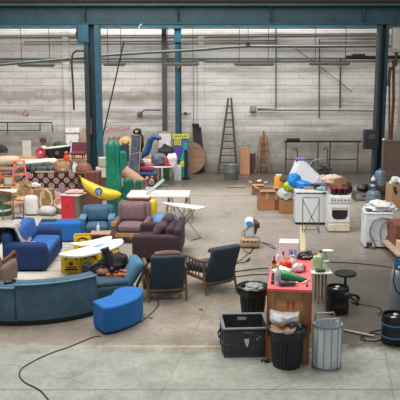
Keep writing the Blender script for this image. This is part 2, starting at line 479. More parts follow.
run('wall_pipe', 'straight dark green pipe along the whole wall below the bending pipe', ((-10, 59.3), (130, 59), (400, 58.4)), .035, 28.1, mat('#35524f', .5))
run('conduit', 'thin dark conduit along the wall just under the blue beam', ((-10, 36), (200, 35.3), (376, 33.5)), .02, 28.15, COND)
run('conduit', 'thin conduit along the wall second below the blue beam', ((24, 42), (130, 41.5), (276, 40.5)), .018, 28.15, COND)
run('conduit', 'thin conduit dropping down the wall at the end near the meter box', ((376, 39), (319.5, 39), (319, 118)), .025, 28.12, COND)
run('conduit', 'blue grey conduit dropping from the wall pipe to the junction box', ((276, 28), (276, 108.5), (258, 108.8)), .026, 28.1, mat('#44595c', .6))
run('conduit', 'dark vertical conduit on the wall above the white cooker', ((340.5, 58), (340, 108)), .03, 28.12, COND)
run('conduit', 'long thin conduit running sideways from the junction box', ((258, 110), (330, 110.5), (376, 111)), .022, 28.12, COND)
run('cable', 'thin slack cable slanting down the wall under the pipes', ((295, 48), (322, 68), (352, 92)), .012, 28.1, DARK)
run('conduit', 'pale vertical conduit on the wall between the two pilasters', ((193.5, 66), (193.7, 128)), .015, 28.13, mat('#8d8578', .8))
a = W(71.5, 62, 25.3)
run('hose', 'grey hose looping over the long pipe and hanging beside the teal column', ((74, 110), (73, 85), (71.5, 62), (72.5, 54), (76, 51), (84, 51), (87, 55), (88, 64), (89, 110), (88.5, 160)), .032, 22.6, mat('#353434', .6), 8)
run('pole', 'long dark pole leaning against the wall beside the teal column', ((124, 41), (103, 135), (92.3, 183)), .024, 25.0, mat('#39302d', .7))
p = W(253, 109, YW)
t = thing('junction_box', 'small grey junction box on the wall joined to the blue grey conduit', 'junction box', (p.x, YW, p.z))
MB().box((0, -.06, 0), (.24, .12, .24)).build('box', mat('#77756f', .5), t, .02); MB().box((0, -.125, 0), (.18, .015, .18)).build('lid', mat('#8f8d86', .5), t, .01)

# hanging strip lights
def strip_light(label, u0, u1, v, rods):
    Y = 26.8; a, b = W(u0, v, Y), W(u1, v, Y); t = thing('strip_light', label, 'hanging lamp', ((a.x + b.x) / 2, Y, a.z), group='strip lights hung along the wall')
    L = b.x - a.x
    MB().box((0, 0, .04), (L, .12, .08)).build('housing', mat('#5d5a56', .5), t, .01)
    MB().cyl((-L / 2 + .04, 0, -.02), (L / 2 - .04, 0, -.02), .02).build('tube', mat('#b9b7b0', .3), t)
    for u in rods:
        x = W(u, v, Y).x - t.location.x; top = W(u, 28, Y).z - t.location.z
        m = MB(); m.cyl((x, 0, .06), (x, 0, top), .012, n=6); m.tube([(x, 0, top), (x - .12, 0, top + .06), (x - .3, .02, top + .04)], .02); m.build('suspension_rod', DARK, t)
strip_light('hanging strip light on rods farthest from the meter box, beside the teal column', 18, 55, 66, (22, 50))
strip_light('hanging strip light crossed by the leaning dark pole', 103, 126, 65, (108, 121))
strip_light('hanging strip light behind the slim blue column', 164, 199, 65, (168, 193))
strip_light('hanging strip light between the slim column and the junction box conduit', 234, 274, 65, (239, 268))
strip_light('hanging strip light above the white cooker, nearest the meter box', 309, 350, 64.5, (315, 345))

# brackets, rails, signs on the wall
t = thing('wall_rail', 'long dark pipe rail low on the wall beneath the no smoking sign', 'rail', W(0, 123, 27.9))
o = t.location
MB(Matrix.Translation(-o)).tube([W(-10, 122.5, 27.9), W(52, 122.5, 27.9), W(52.5, 131, 27.9)], .03).build('top_rail', COND, t)
MB(Matrix.Translation(-o)).tube([W(-10, 130.5, 27.9), W(40, 130.5, 27.9)], .02).build('lower_rail', COND, t)
for u in (7.5, 40): MB(Matrix.Translation(-o)).cyl(W(u, 122.5, 27.9), W(u, 131, 27.9), .022).build('post', COND, t)
MB(Matrix.Translation(-o)).cyl(W(7.5, 131, 27.9), W(7.5, 131, 28.2), .022).build('wall_bracket', COND, t)
p = W(26, 113, YW)
t = thing('no_smoking_sign', 'small round red and white no smoking sign on the wall', 'sign', (p.x, YW - .012, p.z))
MB(UP).lathe([(0, .008), (.1, .008), (.1, -.008), (0, -.008)], 24).build('plate', mat('#d9d3cd', .5), t)
MB(UP).lathe([(.072, .012), (.1, .012), (.1, .004), (.072, .004), (.072, .012)], 24).build('red_ring', mat('#b23a3e', .5), t)
m = MB(); m.box((0, -.014, 0), (.16, .006, .024), (0, R(45), 0)); m.build('red_bar', mat('#b23a3e', .5), t)
m = MB(); m.box((0, -.012, 0), (.1, .004, .022)); m.build('cigarette', DARK, t)
p = W(118, 131, YW)
o = text_mesh('DANGER', .255, mat('#c8545a', .8, bump=0), 'danger_lettering', None, Matrix.Translation((0, 0, 0)) @ Matrix.Rotation(R(-2), 4, 'Y') @ UP, .002)
tag(o, 'red hand painted word DANGER on the white wall above the cactus', 'lettering', (p.x, YW - .004, p.z))
p = W(113, 141, YW)
m = MB(UP)
for k, (x, y, l, a) in enumerate(((-.2, 0, .3, 70), (-.1, .05, .26, -60), (.02, 0, .3, 85), (.12, .08, .2, 10), (.14, -.04, .2, 0), (.2, .06, .3, 60), (.28, 0, .22, -70), (.02, .14, .2, 20))):
    m.box((x, y, 0), (l, .035, .004), (0, 0, R(a)))
tag(m.build('painted_scrawl', mat('#c8545a', .8, bump=0)), 'red painted scrawl on the wall below the word DANGER', 'lettering', (p.x, YW - .004, p.z))
def hook(u, v, label):
    p = W(u, v, YW); m = MB(); m.tube([(-.18, -.06, .05), (-.12, -.1, 0), (0, -.04, .06), (.1, -.1, 0), (.18, -.08, .07)], .02); m.box((0, -.015, .05), (.12, .03, .08))
    tag(m.build('wall_hook', mat('#3b3634', .6)), label, 'hook', (p.x, YW, p.z))
hook(185.5, 114.5, 'dark twin coat hook on the wall above the round brown tabletop')
# open pipe rack along the wall behind the tarpaulin
t = thing('pipe_rack', 'long low rack of dark scaffold pipes against the wall behind the tarpaulin', 'rack', (W(322, 170, 27.6).x, 27.6, 0))
x0 = t.location.x; za = W(322, 141.5, 27.6).z
def lx(u): return W(u, 150, 27.6).x - x0
MB().tube([(lx(284), 0, za), (lx(361), 0, za)], .04).build('top_pipe', DARK, t)
MB().tube([(lx(286), 0, za * .45), (lx(358), 0, za * .45)], .025).build('lower_pipe', COND, t)
for u in (286, 318, 330, 358): MB().cyl((lx(u), 0, 0), (lx(u), 0, za), .028).build('upright', COND, t)
MB().box((lx(293), -.03, za + .07), (.5, .12, .12)).build('clamp', DARK, t, .02)
t = thing('pipe_hook', 'bent grey pipe standing before the dark pipe rack', 'pipe', (W(327, 170, 27.2).x, 27.2, 0))
MB().tube([(0, 0, 0), (0, 0, .95), (-.05, 0, 1.06), (-.13, 0, 1.04), (-.15, 0, .95)], .025).build('tube', COND, t); MB().cyl((0, 0, 0), (0, 0, .03), .09).build('foot', COND, t)
again(t, 'bent grey pipe hook standing by the end of the rack nearest the easel', (W(297, 170, 27.2).x, 27.2, 0), 20)

# services by the right wall
run('gas_pipe', 'brown rusty vertical pipe on the side wall past the dark column', ((393.5, 60), (393.5, 100), (391, 142), (391, 190)), .05, 23.4, mat('#77452f', .8, dirt='#4a2f25'))
run('gas_pipe', 'grey vertical pipe beside the rusty one past the dark column', ((389.5, 66), (389.2, 142), (389, 190)), .035, 23.5, mat('#6a655e', .7))
run('pipe', 'dark horizontal service pipe running to the side wall over the meter box', ((346, 57), (385, 57.5), (400, 57)), .06, 24.2, DARK)
p = W(358, 56, 24.2)
tag(MB().box((0, 0, 0), (.45, .2, .14)).build('valve_block', DARK, None, .03), 'dark valve block on the service pipe near the dark column', 'valve', p)
p = W(397, 40, 22.6)
t = thing('fuse_box', 'grey metal fuse box high beside the dark column by the side wall', 'fuse box', p)
MB().box((0, 0, 0), (.3, .2, .75)).build('box', mat('#8a8880', .5), t, .02)
MB().box((-.02, -.11, .02), (.22, .02, .6)).build('door', mat('#9b988f', .5), t, .01); MB().cyl((.06, -.12, 0), (.06, -.15, 0), .02).build('knob', DARK, t)
MB().tube([(-.1, 0, .35), (-.1, 0, .8)], .03).build('conduit', DARK, t)
MB().tube([(0, 0, -.37), (0, 0, -.75), (-.18, 0, -.9), (-.2, 0, -1.4)], .05).build('drain', DARK, t)

p = W(140, 114, YW)
t = thing('junction_box', 'small dark round junction box low on the wall left of the dark grey post', 'junction box', (p.x, YW, p.z)); MB(UP).lathe([(0, .08), (.09, .08), (.1, .06), (.1, 0), (0, 0)], 18).build('box', mat('#55524e', .5), t); MB(UP).lathe([(0, .095), (.05, .095), (.05, .07), (0, .07)], 14).build('lid', mat('#6a6660', .5), t)
run('conduit', 'short conduit bending from the round junction box to the dark grey post', ((141, 113), (144, 110), (161, 110)), .025, 28.08, COND)
p = W(140, 26, YB - .3); m = MB(); m.tube([(.06, 0, .05), (0, 0, .03), (-.03, 0, -.06), (.0, 0, -.14)], .018); tag(m.build('cable_end', mat('#d8d8d6', .5)), 'small white cable end dangling from the lower edge of the teal beam', 'cable', p)
# ------------------------------------------------------------------ sizing helpers
def S(v, h=0.0):
    p = G(200, v, h); return F / (p.y * cp + (CH - h) * sp)
def hz(v0, v1, h0=0.0): return W(200, v1, G(200, v0, h0).y).z - h0
ST = lambda o: (o.__setitem__('kind', 'stuff'), o)[1]
V_TEAL = velvet('#3d5867', .32, 4); V_TEALL = velvet('#4f788c', .2, 4); V_BLUE = velvet('#1462a8', .14, 3); V_NAVY = velvet('#102f60', .3, 4); V_NAVY_LIT = velvet('#28579c', .35, 4)  # the lighter navy carries the light on the blue sofa's inner side
V_SLATE = velvet('#293c49', .22, 5); V_ARM = velvet('#3a5a72', .22, 5); V_BROWN = velvet('#36232a', .2, 5); V_BROWNL = velvet('#4b3439', .25, 6)
MAUVE = pattern('mauve_floral_cloth', '#72585c', '#8c7174', '#5b4448', 16); FLORAL = pattern('brown_floral_cloth', '#75635a', '#5a4640', '#a08d82', 26)
W_OAK = wood('#795539'); W_DARK = wood('#4a2f22'); W_PINE = wood('#b98a5a'); W_PALE = wood('#d0b48a'); W_RED = wood('#6e3f2c'); W_BLACK = wood('#26211f')
WHITE = mat('#dcdcdb', .45, 0, .06, 5, .05, dirt='#c3c0ba'); WHITE_D = mat('#d5d3cc', .6, 0, .1, 5, .1, dirt='#b3ab9f'); CREAM = mat('#d8cfbd', .8, 0, .12, 5, .2); BLACK = mat('#17181a', .45, 0, .2, 6, .1); BLACKM = mat('#141517', .75, 0, .25, 6, .2)
CARD = mat('#a8764e', .85, 0, .12, 5, .1); CARD_D = mat('#8b5f40', .85, 0, .12, 5, .1); CARD_L = mat('#ab8763', .85, 0, .1, 5, .1); TAPE = mat('#c9b28e', .35)
CHROME = mat('#a9abad', .3, .9, .1, 6, .05); STEEL = mat('#8f9699', .45, .6, .15, 5, .15, dirt='#6f7376')

# ------------------------------------------------------------------ curved teal sofa
t = thing('curved_sofa', 'long curved teal velvet sofa with its back to us, nearest on the lounge side', 'sofa', (-2.9, 12.33, 0))
bk = [(1.40, .06), (1.64, .06), (1.64, .575), (1.61, .63), (1.55, .65), (1.47, .645), (1.41, .60), (1.38, .54)]
A0, A1 = -158, -42
cuts = [A0, -119, -88.5, A1]
for k in range(3):
    a, b = cuts[k] + .15, cuts[k + 1] - .15
    up = .05 if k == 2 else 0
    MB().arc([(r, z + (up if z > .5 else 0)) for r, z in bk], a, b, 22).build('back_panel', V_TEAL, t, .012)
    MB().arc([(1.645, .59 + up), (1.62, .615 + up), (1.635, .63 + up), (1.66, .615 + up)], a, b, 22).build('piping', V_TEALL, t)
    MB().arc([(.78, .26), (1.38, .26), (1.38, .42), (1.33, .45), (.84, .45), (.77, .41)], a, b, 18).build('seat_cushion', V_TEALL, t, .02)
MB().arc([(.8, .05), (1.62, .05), (1.62, .26), (.8, .26)], A0, A1, 30).build('base', V_TEAL, t)
m = MB()
for k in range(150):
    a = R(A0 + (A1 - A0) * (k + .5) / 150); m.box((1.635 * math.cos(a), 1.635 * math.sin(a), .045), (.012, .02, .07), (0, 0, a))
ST(m.build('fringe', BLACKM, t))
m = MB()
for k in range(5):
    a = R(A0 + 10 + (A1 - A0 - 20) * k / 4)
    for r in (.9, 1.5): m.cyl((r * math.cos(a), r * math.sin(a), 0), (r * math.cos(a), r * math.sin(a), .06), .03)
ST(m.build('foot', BLACKM, t))
# small black things on its rim
p = W(52, 279.5, 12.33 - 1.55)
def on_sofa(u, z): 
    d = ray(u, 280); y = 12.33 - 1.5; 
    for _ in range(8):
        x = d.x / d.y * y; q = max(.1, 1.5 ** 2 - (x + 2.9) ** 2); y = 12.33 - math.sqrt(q)
    return Vector((x, y, z))
m = MB(); m.rbox((0, 0, .02), (.13, .09, .04), .015); m.rbox((.1, .03, .025), (.06, .08, .05), .015, rot=(0, 0, .5)); m.tube([(-.06, 0, .03), (-.12, .03, .03), (-.16, 0, .012)], .008)
tag(m.build('game_pad', BLACK), 'small black gadget with strap on the sofa rim near the floral chair', 'gadget', on_sofa(8, .65), 20)
m = MB(); m.rbox((-.04, 0, .02), (.06, .07, .04), .012); m.rbox((.04, 0, .02), (.06, .07, .04), .012); m.tube([(-.04, .03, .03), (0, .06, .03), (.04, .03, .03)], .008)
tag(m.build('binoculars', BLACK), 'small black binocular-like object on the middle of the curved sofa rim', 'gadget', on_sofa(51, .65), 8)

# ------------------------------------------------------------------ blue curved pouf
def rnd_outline(px, h, o):
    return [(G(u, v, h).x - o.x, G(u, v, h).y - o.y) for u, v in px]
def smooth(out, k=2):
    for _ in range(k):
        q = []
        for i, a in enumerate(out):
            b = out[(i + 1) % len(out)]
            q += [(a[0] * .75 + b[0] * .25, a[1] * .75 + b[1] * .25), (a[0] * .25 + b[0] * .75, a[1] * .25 + b[1] * .75)]
        out = q
    return out
hp = hz(335, 307.5)
px = ((92.3, 300.5), (98, 304.2), (103.7, 308), (112, 306.8), (121, 304.6), (130, 301.6), (137, 298.4), (141.5, 294.5), (143, 290.5), (141, 287.6), (135, 286.2), (127, 286), (119.5, 287.2), (114.5, 289.4), (112.8, 292), (110.5, 294.4), (103, 297.2))
o0 = G(118, 296, hp); o0.z = 0
out = rnd_outline(px, hp, o0)[::1]
t = thing('pouf', 'bright blue curved pouf at the end of the teal curved sofa', 'pouf', o0)
MB().prism(out, .02, hp).build('cushion', V_BLUE, t, .03, 3, 50)
m = MB()
for x, y in ((-.25, -.2), (.2, .0), (.25, .35), (-.2, .1)): m.cyl((x, y, 0), (x, y, .05), .025)
ST(m.build('foot', BLACKM, t))

# ------------------------------------------------------------------ generic upholstered seat (faces -y)
def sofa(t, w, d, seat_h, arm_h, back_h, arm_w, ma, mc=None, ncush=1, back_t=.2, r=.06, feet=None, lean=.08, foot_h=.08, arch=0):
    mc = mc or ma
    MB().rbox((0, 0, (seat_h - .14 + foot_h) / 2), (w - arm_w, d - .06, seat_h - .14 - foot_h), .03, 4).build('base', ma, t)
    for sx in (-1, 1):
        MB().rbox((sx * (w - arm_w) / 2, -.0, (arm_h + foot_h) / 2), (arm_w, d, arm_h - foot_h), r, 4, (0, .01, .015)).build('armrest', ma, t)
    MB().rbox((0, d / 2 - back_t / 2, (back_h + foot_h) / 2), (w - arm_w * .5, back_t, back_h - foot_h), r, 6, (0, .01, .02), warp=lambda q: (q.x, q.y + lean * max(0, q.z) / back_h * 1.4, q.z + arch * (max(0, 1 - (2.1 * q.x / w) ** 2) - .5) * (1 if q.z > 0 else 0))).build('backrest', ma, t)
    iw = w - 2 * arm_w
    for k in range(ncush):
        cw = iw / ncush
        MB().rbox((-iw / 2 + cw * (k + .5), -back_t / 2 + .0, seat_h - .07), (cw - .01, d - back_t, .15), .05, 5, (0, 0, .03)).build('seat_cushion', mc, t)
        if not arch or k == 0: MB().rbox((-iw / 2 + cw * (k + .5) if not arch else 0, d / 2 - back_t - .07, seat_h + (back_h - seat_h) * .5), ((cw if not arch else iw) - .02, .16, back_h - seat_h - .02), .06, 5, (0, .03, .01), rot=(-.14, 0, 0), warp=lambda q: (q.x, q.y, q.z + arch * (max(0, 1 - (2.1 * q.x / w) ** 2) - .5) * (1 if q.z > 0 else 0))).build('back_cushion', mc, t)
    for sx in (-1, 1):
        for sy in (-1, 1):
            MB().cyl((sx * (w / 2 - .09), sy * (d / 2 - .09), 0), (sx * (w / 2 - .09), sy * (d / 2 - .09), foot_h + .02), .022, .032, 10).build('leg', feet or W_DARK, t)

# blue two seater, seen from its end
t = thing('blue_sofa', 'royal blue two-seat sofa seen from its arm end with a blanket over the back', 'sofa', (-3.46, 14.60, 0), 90)
sofa(t, 1.70, .88, .42, .58, .82, .22, V_NAVY, V_NAVY_LIT, 2, .22, .1, W_OAK, foot_h=.025, arch=.16)
m = MB()
def blanket(a, b):
    s_ = a * 1.25; x = -.78 + .72 * b
    if s_ < .45: y, z = .06 + .16 * s_ / .45, .52 + s_ * .85
    elif s_ < .85: f = (s_ - .45) / .4; y, z = .22 + .36 * f, .905 + .02 * math.sin(f * 3.14)
    else: y, z = .60, .90 - (s_ - .85)
    return (x + .03 * math.sin(7 * a), y - .02 + .03 * noise.noise((a * 5, b * 5, 1)), z + .03 * noise.noise((a * 4, b * 6, 3)))
m.sheet(blanket, 22, 14, .02)
b_ = m.build('blanket', pattern('blanket_weave', '#a39990', '#857269', '#c4bab2', 9)); tag(b_, 'grey brown patterned blanket thrown over the back of the royal blue sofa', 'blanket', t.location + Vector((0, 0, -.035)), 90)
m = MB(); m.blob((0, 0, .02), (.2, .13, .06), .2, 2, 3, flat=-.02)
tag(m.build('cloth', mat('#b58a86', .9)), 'small pinkish cloth lying on the royal blue sofa seat by the blanket', 'cloth', (-3.42, 14.2, .47), 30)

# brown floral armchair, partly out of frame
t = thing('floral_armchair', 'brown floral armchair with scrolled wooden arm behind the curved sofa', 'armchair', (-3.86, 12.85, 0), 172)
sofa(t, .78, .74, .36, .46, .66, .16, FLORAL, FLORAL, 1, .18, .07)
for sx in (-1, 1):
    MB().tube([(sx * .31, -.40, .05), (sx * .31, -.41, .4), (sx * .31, -.44, .5), (sx * .31, -.38, .56), (sx * .31, -.1, .53), (sx * .31, .2, .52)], [.03, .03, .035, .035, .03, .028], 8).build('arm_wood', W_RED, t)
MB().rbox((0, .31, .66), (.6, .16, .14), .05, 5, (0, .02, .02)).build('head_roll', mat('#6b6a4d', .9), t)

# blue armchair facing us, behind the small table
def wing(t, w, ma, mc, arm_m, back_h=.86, depth=.8):
    sofa(t, w, depth, .33, .46, back_h, .15, ma, mc, 1, .18, .08, W_OAK, .1, .05)
    for sx in (-1, 1): MB().rbox((sx * (w / 2 - .08), -.05, .475), (.17, .6, .07), .033, 4).build('arm_pad_lit', arm_m, t)
q = G(95.5, 240); t = thing('blue_armchair', 'plush mid-blue armchair facing us beyond the bottle table', 'armchair', (q.x, q.y + .42, 0), 4)
wing(t, .84, V_ARM, V_ARM, velvet('#517d95'), .69)  # paler pad colour paints in the highlights along the arms
q = G(131, 244); t = thing('mauve_armchair', 'mauve floral high-back armchair with wooden arm fronts beside the blue one', 'armchair', (q.x, q.y + .42, 0), -4)
sofa(t, .86, .84, .42, .52, .86, .14, MAUVE, MAUVE, 1, .2, .08, W_OAK, .12, .14)
for sx in (-1, 1):
    MB().lathe([(0, -.03), (.055, -.03), (.065, 0), (.055, .03), (0, .03)], 16, T=Matrix.Translation((sx * .36, -.43, .46)) @ UP).build('arm_scroll', W_PINE, t)
MB().box((0, -.40, .2), (.7, .03, .1)).build('front_rail', W_PINE, t, .01)
m = MB()
for x in (-.16, 0, .16): m.blob((x, .19, .68), (.035, .03, .035), 0, n=5)
ST(m.build('button', MAUVE, t))
# chocolate sofa, open to the left
q = G(150, 262); t = thing('brown_sofa', 'dark chocolate brown two-seat sofa with cushions along its back', 'sofa', (-.87, 15.1, 0), -93)
sofa(t, 1.42, .98, .40, .58, .72, .2, V_BROWN, V_BROWN, 2, .16, .05, W_DARK, .05)
m = MB(); m.rbox((0, 0, 0), (.5, .16, .36), .07, 5, (.0, .06, .0), rot=(-.5, 0, .1)); tag(m.build('scatter_cushion', V_BROWNL), 'brown scatter cushion leaning in the chocolate sofa near its back arm end', 'cushion', (-.72, 15.42, .66), -100)
m = MB(); m.rbox((0, 0, 0), (.48, .15, .34), .07, 5, (.0, .06, .0), rot=(-.75, 0, -.1)); tag(m.build('scatter_cushion', V_BROWNL), 'brown scatter cushion lying flatter in the chocolate sofa, nearer us', 'cushion', (-.84, 14.98, .6), -88)

# wooden-armed easy chairs
def easy_chair(t, cloth, timber, lean=.24, low=.36, top_cloth=None):
    a = .31
    sl = (lean, .0)
    def back(q): return (q.x, q.y, q.z)
    ang = math.atan2(lean, .62)
    MB().rbox((0, .30 + lean / 2 + .02, .49), (.55, .11, .75), .035, 6, (0, .02, 0), rot=(-ang, 0, 0)).build('backrest', cloth, t)
    MB().rbox((0, -.02, low), (.54, .62, .13), .05, 5, (0, 0, .03), rot=(.08, 0, 0)).build('seat_cushion', cloth, t)
    if top_cloth: MB().rbox((0, .30 + lean - .03, .86), (.42, .13, .05), .024, 5, (0, 0, .03)).build('head_cushion', top_cloth, t)
    for sx in (-1, 1):
        x = sx * a
        MB().tube([(x, -.34, 0), (x, -.33, .3), (x, -.33, .54)], [.018, .022, .022], 8).build('leg', timber, t)
        MB().tube([(x, .44, 0), (x, .36, .3), (x, .36, .55)], [.018, .022, .022], 8).build('leg', timber, t)
        MB().box((x, 0, .27), (.028, .7, .06)).build('side_rail', timber, t, .006)
        m = MB(); m.tube([(x, -.42, .50), (x, -.36, .555), (x, -.15, .575), (x, .12, .56), (x, .3, .57), (x * .98, .46, .60)], [.022, .03, .032, .028, .026, .022], 8)
        m.build('armrest', timber, t)
        for k in range(5):
            y = -.2 + .1 * k; MB().cyl((x, y, .29), (x, y, .56), .011, n=7).build('spindle', timber, t)
    MB().box((0, .38, .19), (.6, .03, .055)).build('rear_rail', timber, t, .006); MB().box((0, -.33, .27), (.6, .03, .06)).build('front_rail', timber, t, .006)
q = G(163.5, 300); tA = thing('easy_chair', 'slate blue easy chair with wooden spindle arms, back to us, beside the blue pouf', 'armchair', (q.x, q.y + .36, 0), 190, scale=(1.06, 1.02, 1.0))
easy_chair(tA, V_SLATE, W_OAK, .2, .38, velvet('#6a4e4a'))
q = G(207.5, 291.5); tB = thing('easy_chair', 'slate blue spindle-arm easy chair turned sideways on the open floor', 'armchair', (q.x, q.y + .28, 0), 214, scale=(1.06, 1.04, 1.06))
easy_chair(tB, V_SLATE, W_OAK, .24, .38)
q = Vector((-1.45, 11.68, 0)); tC = thing('recliner_chair', 'low teal reclining chair with black wooden frame behind the blue pouf', 'armchair', (q.x, q.y + .36, 0), -72)
V_REC = velvet('#2a4856', .3); V_RECL = velvet('#426b84', .28)
MB().rbox((0, -.06, .19), (.66, .62, .30), .05, 5, (0, .01, .01)).build('base', V_REC, tC)
MB().rbox((0, -.1, .36), (.62, .56, .11), .05, 5, (0, 0, .02)).build('seat_cushion', V_REC, tC)
MB().rbox((0, .27, .50), (.64, .15, .48), .07, 6, (0, .03, .02), rot=(-.6, 0, 0)).build('backrest', V_RECL, tC)
for sx in (-1, 1): MB().tube([(sx * .34, .2, .06), (sx * .34, .30, .34), (sx * .34, .48, .7)], [.024, .026, .02], 7).build('back_frame', W_BLACK, tC)
MB().tube([(-.36, -.42, .5), (-.36, -.3, .56), (-.36, .2, .58), (-.36, .42, .57)], [.022, .03, .03, .022], 8).build('armrest', W_BLACK, tC)
MB().tube([(-.36, -.36, 0), (-.36, -.36, .54)], .022, 7).build('leg', W_BLACK, tC)
MB().box((.32, -.04, .03), (.03, .6, .06)).build('side_rail', W_BLACK, tC, .006); MB().box((0, .24, .03), (.6, .04, .06)).build('rear_rail', W_BLACK, tC, .006)
m = MB(); m.blob((0, 0, .05), (.2, .4, .5), .25, 2, 4, flat=-.1); tag(m.build('cushion', mat('#8f8271', .9, var=.3)), 'grey beige crumpled bag standing between the teal recliner and the easy chair', 'bag', G(144.5, 284, .1) + Vector((.02, .25, 0)), 10)

# heap on the recliner and the yellow crates
JACKET = mat('#17171b', .85, 0, .3, 9, .4)
SZ = .425
q = G(116, 272.5, SZ); t = thing('black_jacket', 'crumpled black jacket heaped on the teal recliner seat', 'jacket', (q.x, q.y, SZ), 15)
MB().blob((-.02, .02, .13), (.58, .36, .4), .4, 2.4, 11, 18, flat=-.13).build('body', JACKET, t)
MB().tube([(-.12, -.02, .14), (-.24, -.05, .12), (-.32, -.1, .05)], [.075, .065, .05], 8).build('sleeve', JACKET, t)
q = G(110, 262, SZ + .15)
t = thing('black_boot', 'tall black rubber boot sticking up out of the heap on the recliner', 'boot', (q.x + .06, q.y - .3, SZ + .12), 0, rot=(R(-8), R(-19), 0))
MB().lathe([(0, 0), (.06, 0), (.065, .1), (.072, .3), (.078, .37), (.068, .375), (.06, .3), (0, .28)], 14).build('shaft', mat('#1a1b1e', .4), t)
MB().lathe([(.079, .34), (.084, .345), (.084, .37), (.079, .375)], 14).build('cuff', mat('#4d5157', .4), t)
MB().rbox((.02, -.06, -.02), (.1, .22, .1), .045, 4).build('shoe', mat('#1a1b1e', .4), t)
ORANGE = mat('#cf6438', .75, 0, .25, 8, .3)
q = G(117, 274, SZ); t = thing('life_vest', 'orange and black life vest lying on the teal recliner', 'vest', (q.x + .02, q.y - .1, SZ), -10)
MB().rbox((-.1, 0, .035), (.2, .2, .07), .03, 5, (0, 0, .02), rot=(.3, .05, .2)).build('panel', ORANGE, t)
MB().rbox((.12, .0, .045), (.22, .16, .07), .03, 5, (0, 0, .02), rot=(.3, -.05, .1)).build('panel', ORANGE, t)
m = MB(); m.tube([(-.2, -.06, .05), (-.1, -.05, .095), (0, -.02, .07), (.1, -.05, .1), (.22, -.03, .07)], .02, 6); m.build('strap', BLACK, t); MB().tube([(-.16, .08, .07), (.0, .07, .1), (.2, .08, .09)], .022, 6).build('collar', JACKET, t)
q = G(103, 275, SZ); m = MB(); m.blob((0, 0, .06), (.22, .17, .13), .2, 2, 5, flat=-.06)
tag(m.build('leather_pouch', mat('#8a5542', .7, 0, .3, 9, .4)), 'round brown leather pouch lying beside the orange life vest', 'pouch', (q.x, q.y - .02, SZ))
q = G(90, 278, 0); m = MB(); m.blob((0, 0, .13), (.34, .26, .3), .3, 2, 8, flat=-.13); o = m.build('holdall', mat('#20202a', .8, 0, .3, 7, .4)); tag(o, 'dark navy holdall bag on the floor against the yellow crates', 'bag', (q.x, q.y + .12, 0))
YEL = mat('#d8b41c', .55, 0, .12, 6, .1); CRK = mat('#4a3218', .7)
def crate(label, u, v, w, d, h, rz):
    q = G(u, v); t = thing('yellow_crate', label, 'crate', (q.x, q.y + d / 2, 0), rz, 'yellow crates under the surfboards')
    T0 = .018
    for sx in (-1, 1): MB().box((sx * (w / 2 - T0 / 2), 0, h / 2), (T0, d, h)).build('side', YEL, t, .006)
    for sy in (-1, 1):
        MB().box((0, sy * (d / 2 - T0 / 2), h / 2), (w - 2 * T0, T0, h)).build('end_wall', YEL, t, .006)
        m = MB(); y = sy * (d / 2 + .002)
        T_ = Matrix.Translation((0, y, h * .8)) @ UP
        m.arc([(w * .26, -.003), (w * .34, -.003), (w * .34, .003), (w * .26, .003)], 20, 160, 14, T_ @ Matrix.Translation((0, -w * .16, 0)))
        m.blob((0, y, h * .52), (w * .2, .01, h * .22), .2, 3, 2, 6); m.box((0, y, h * .33), (w * .5, .006, .022)); m.box((0, y, h * .2), (w * .62, .006, .035)); m.box((0, y, h * .92), (w * .24, .006, .03))
        m.build('printed_badge', CRK, t)
    MB().box((0, 0, .015), (w - .03, d - .03, .02)).build('bottom', YEL, t)
    return t
crate('yellow drinks crate nearest the blue sofa, under the surfboard nose', 71, 273, .40, .42, .36, 2)
crate('yellow drinks crate under the middle of the surfboard behind the navy holdall', 90.5, 272.5, .40, .42, .36, 2)
crate('yellow drinks crate under the surfboard tail beside the black boot', 108, 268, .38, .40, .36, 2)
crate('yellow drinks crate farther back below the thin brown board', 82, 253, .38, .36, .36, 6)
def board(name, label, cat, a, b, w, th, z, ma, stripe=None):
    """pointed board lying from a to b"""
    A, B = Vector((a[0], a[1], 0)), Vector((b[0], b[1], 0)); L = (B - A).length; rz = math.degrees(math.atan2((B - A).y, (B - A).x))
    C = (A + B) / 2; t = thing(name, label, cat, (C.x, C.y, z), rz)
    n = 24; top = []
    for k in range(n + 1):
        f = -1 + 2 * k / n; top.append((f * L / 2, w / 2 * (max(0, 1 - abs(f) ** 4.5)) ** .7))
    o_ = top + [(x, -y) for x, y in top[::-1][1:-1]]
    MB().prism(o_, 0, th, fn=lambda q: (q[0], q[1], q[2] + .07 * (abs(q[0]) / (L / 2)) ** 3)).build('deck', ma, t, .012, 2)
    return t, L
a, b = G(60, 261, .35), G(122, 244.5, .35)
t, L = board('surfboard', 'long white surfboard laid across the yellow crates', 'surfboard', a, b, .52, .05, .365, WHITE)
MB().box((.42, .1, .062), (.62, .05, .012), (0, 0, .1)).build('leash_strip', mat('#2b7fb8', .5), t)
m = MB(); m.blob((-.62, .0, .06), (.2, .12, .02), .2, 2, 3, 6); m.build('deck_patch', mat('#8a8a5a', .7), t)
a, b = G(70, 248, .35), G(112, 240.5, .35)
t, L = board('thin_board', 'thin brown and white board lying behind the white surfboard', 'surfboard', a, b, .36, .025, .365, CREAM)
MB().box((0, -.0, .028), (L * .8, .03, .006)).build('stringer', W_RED, t)

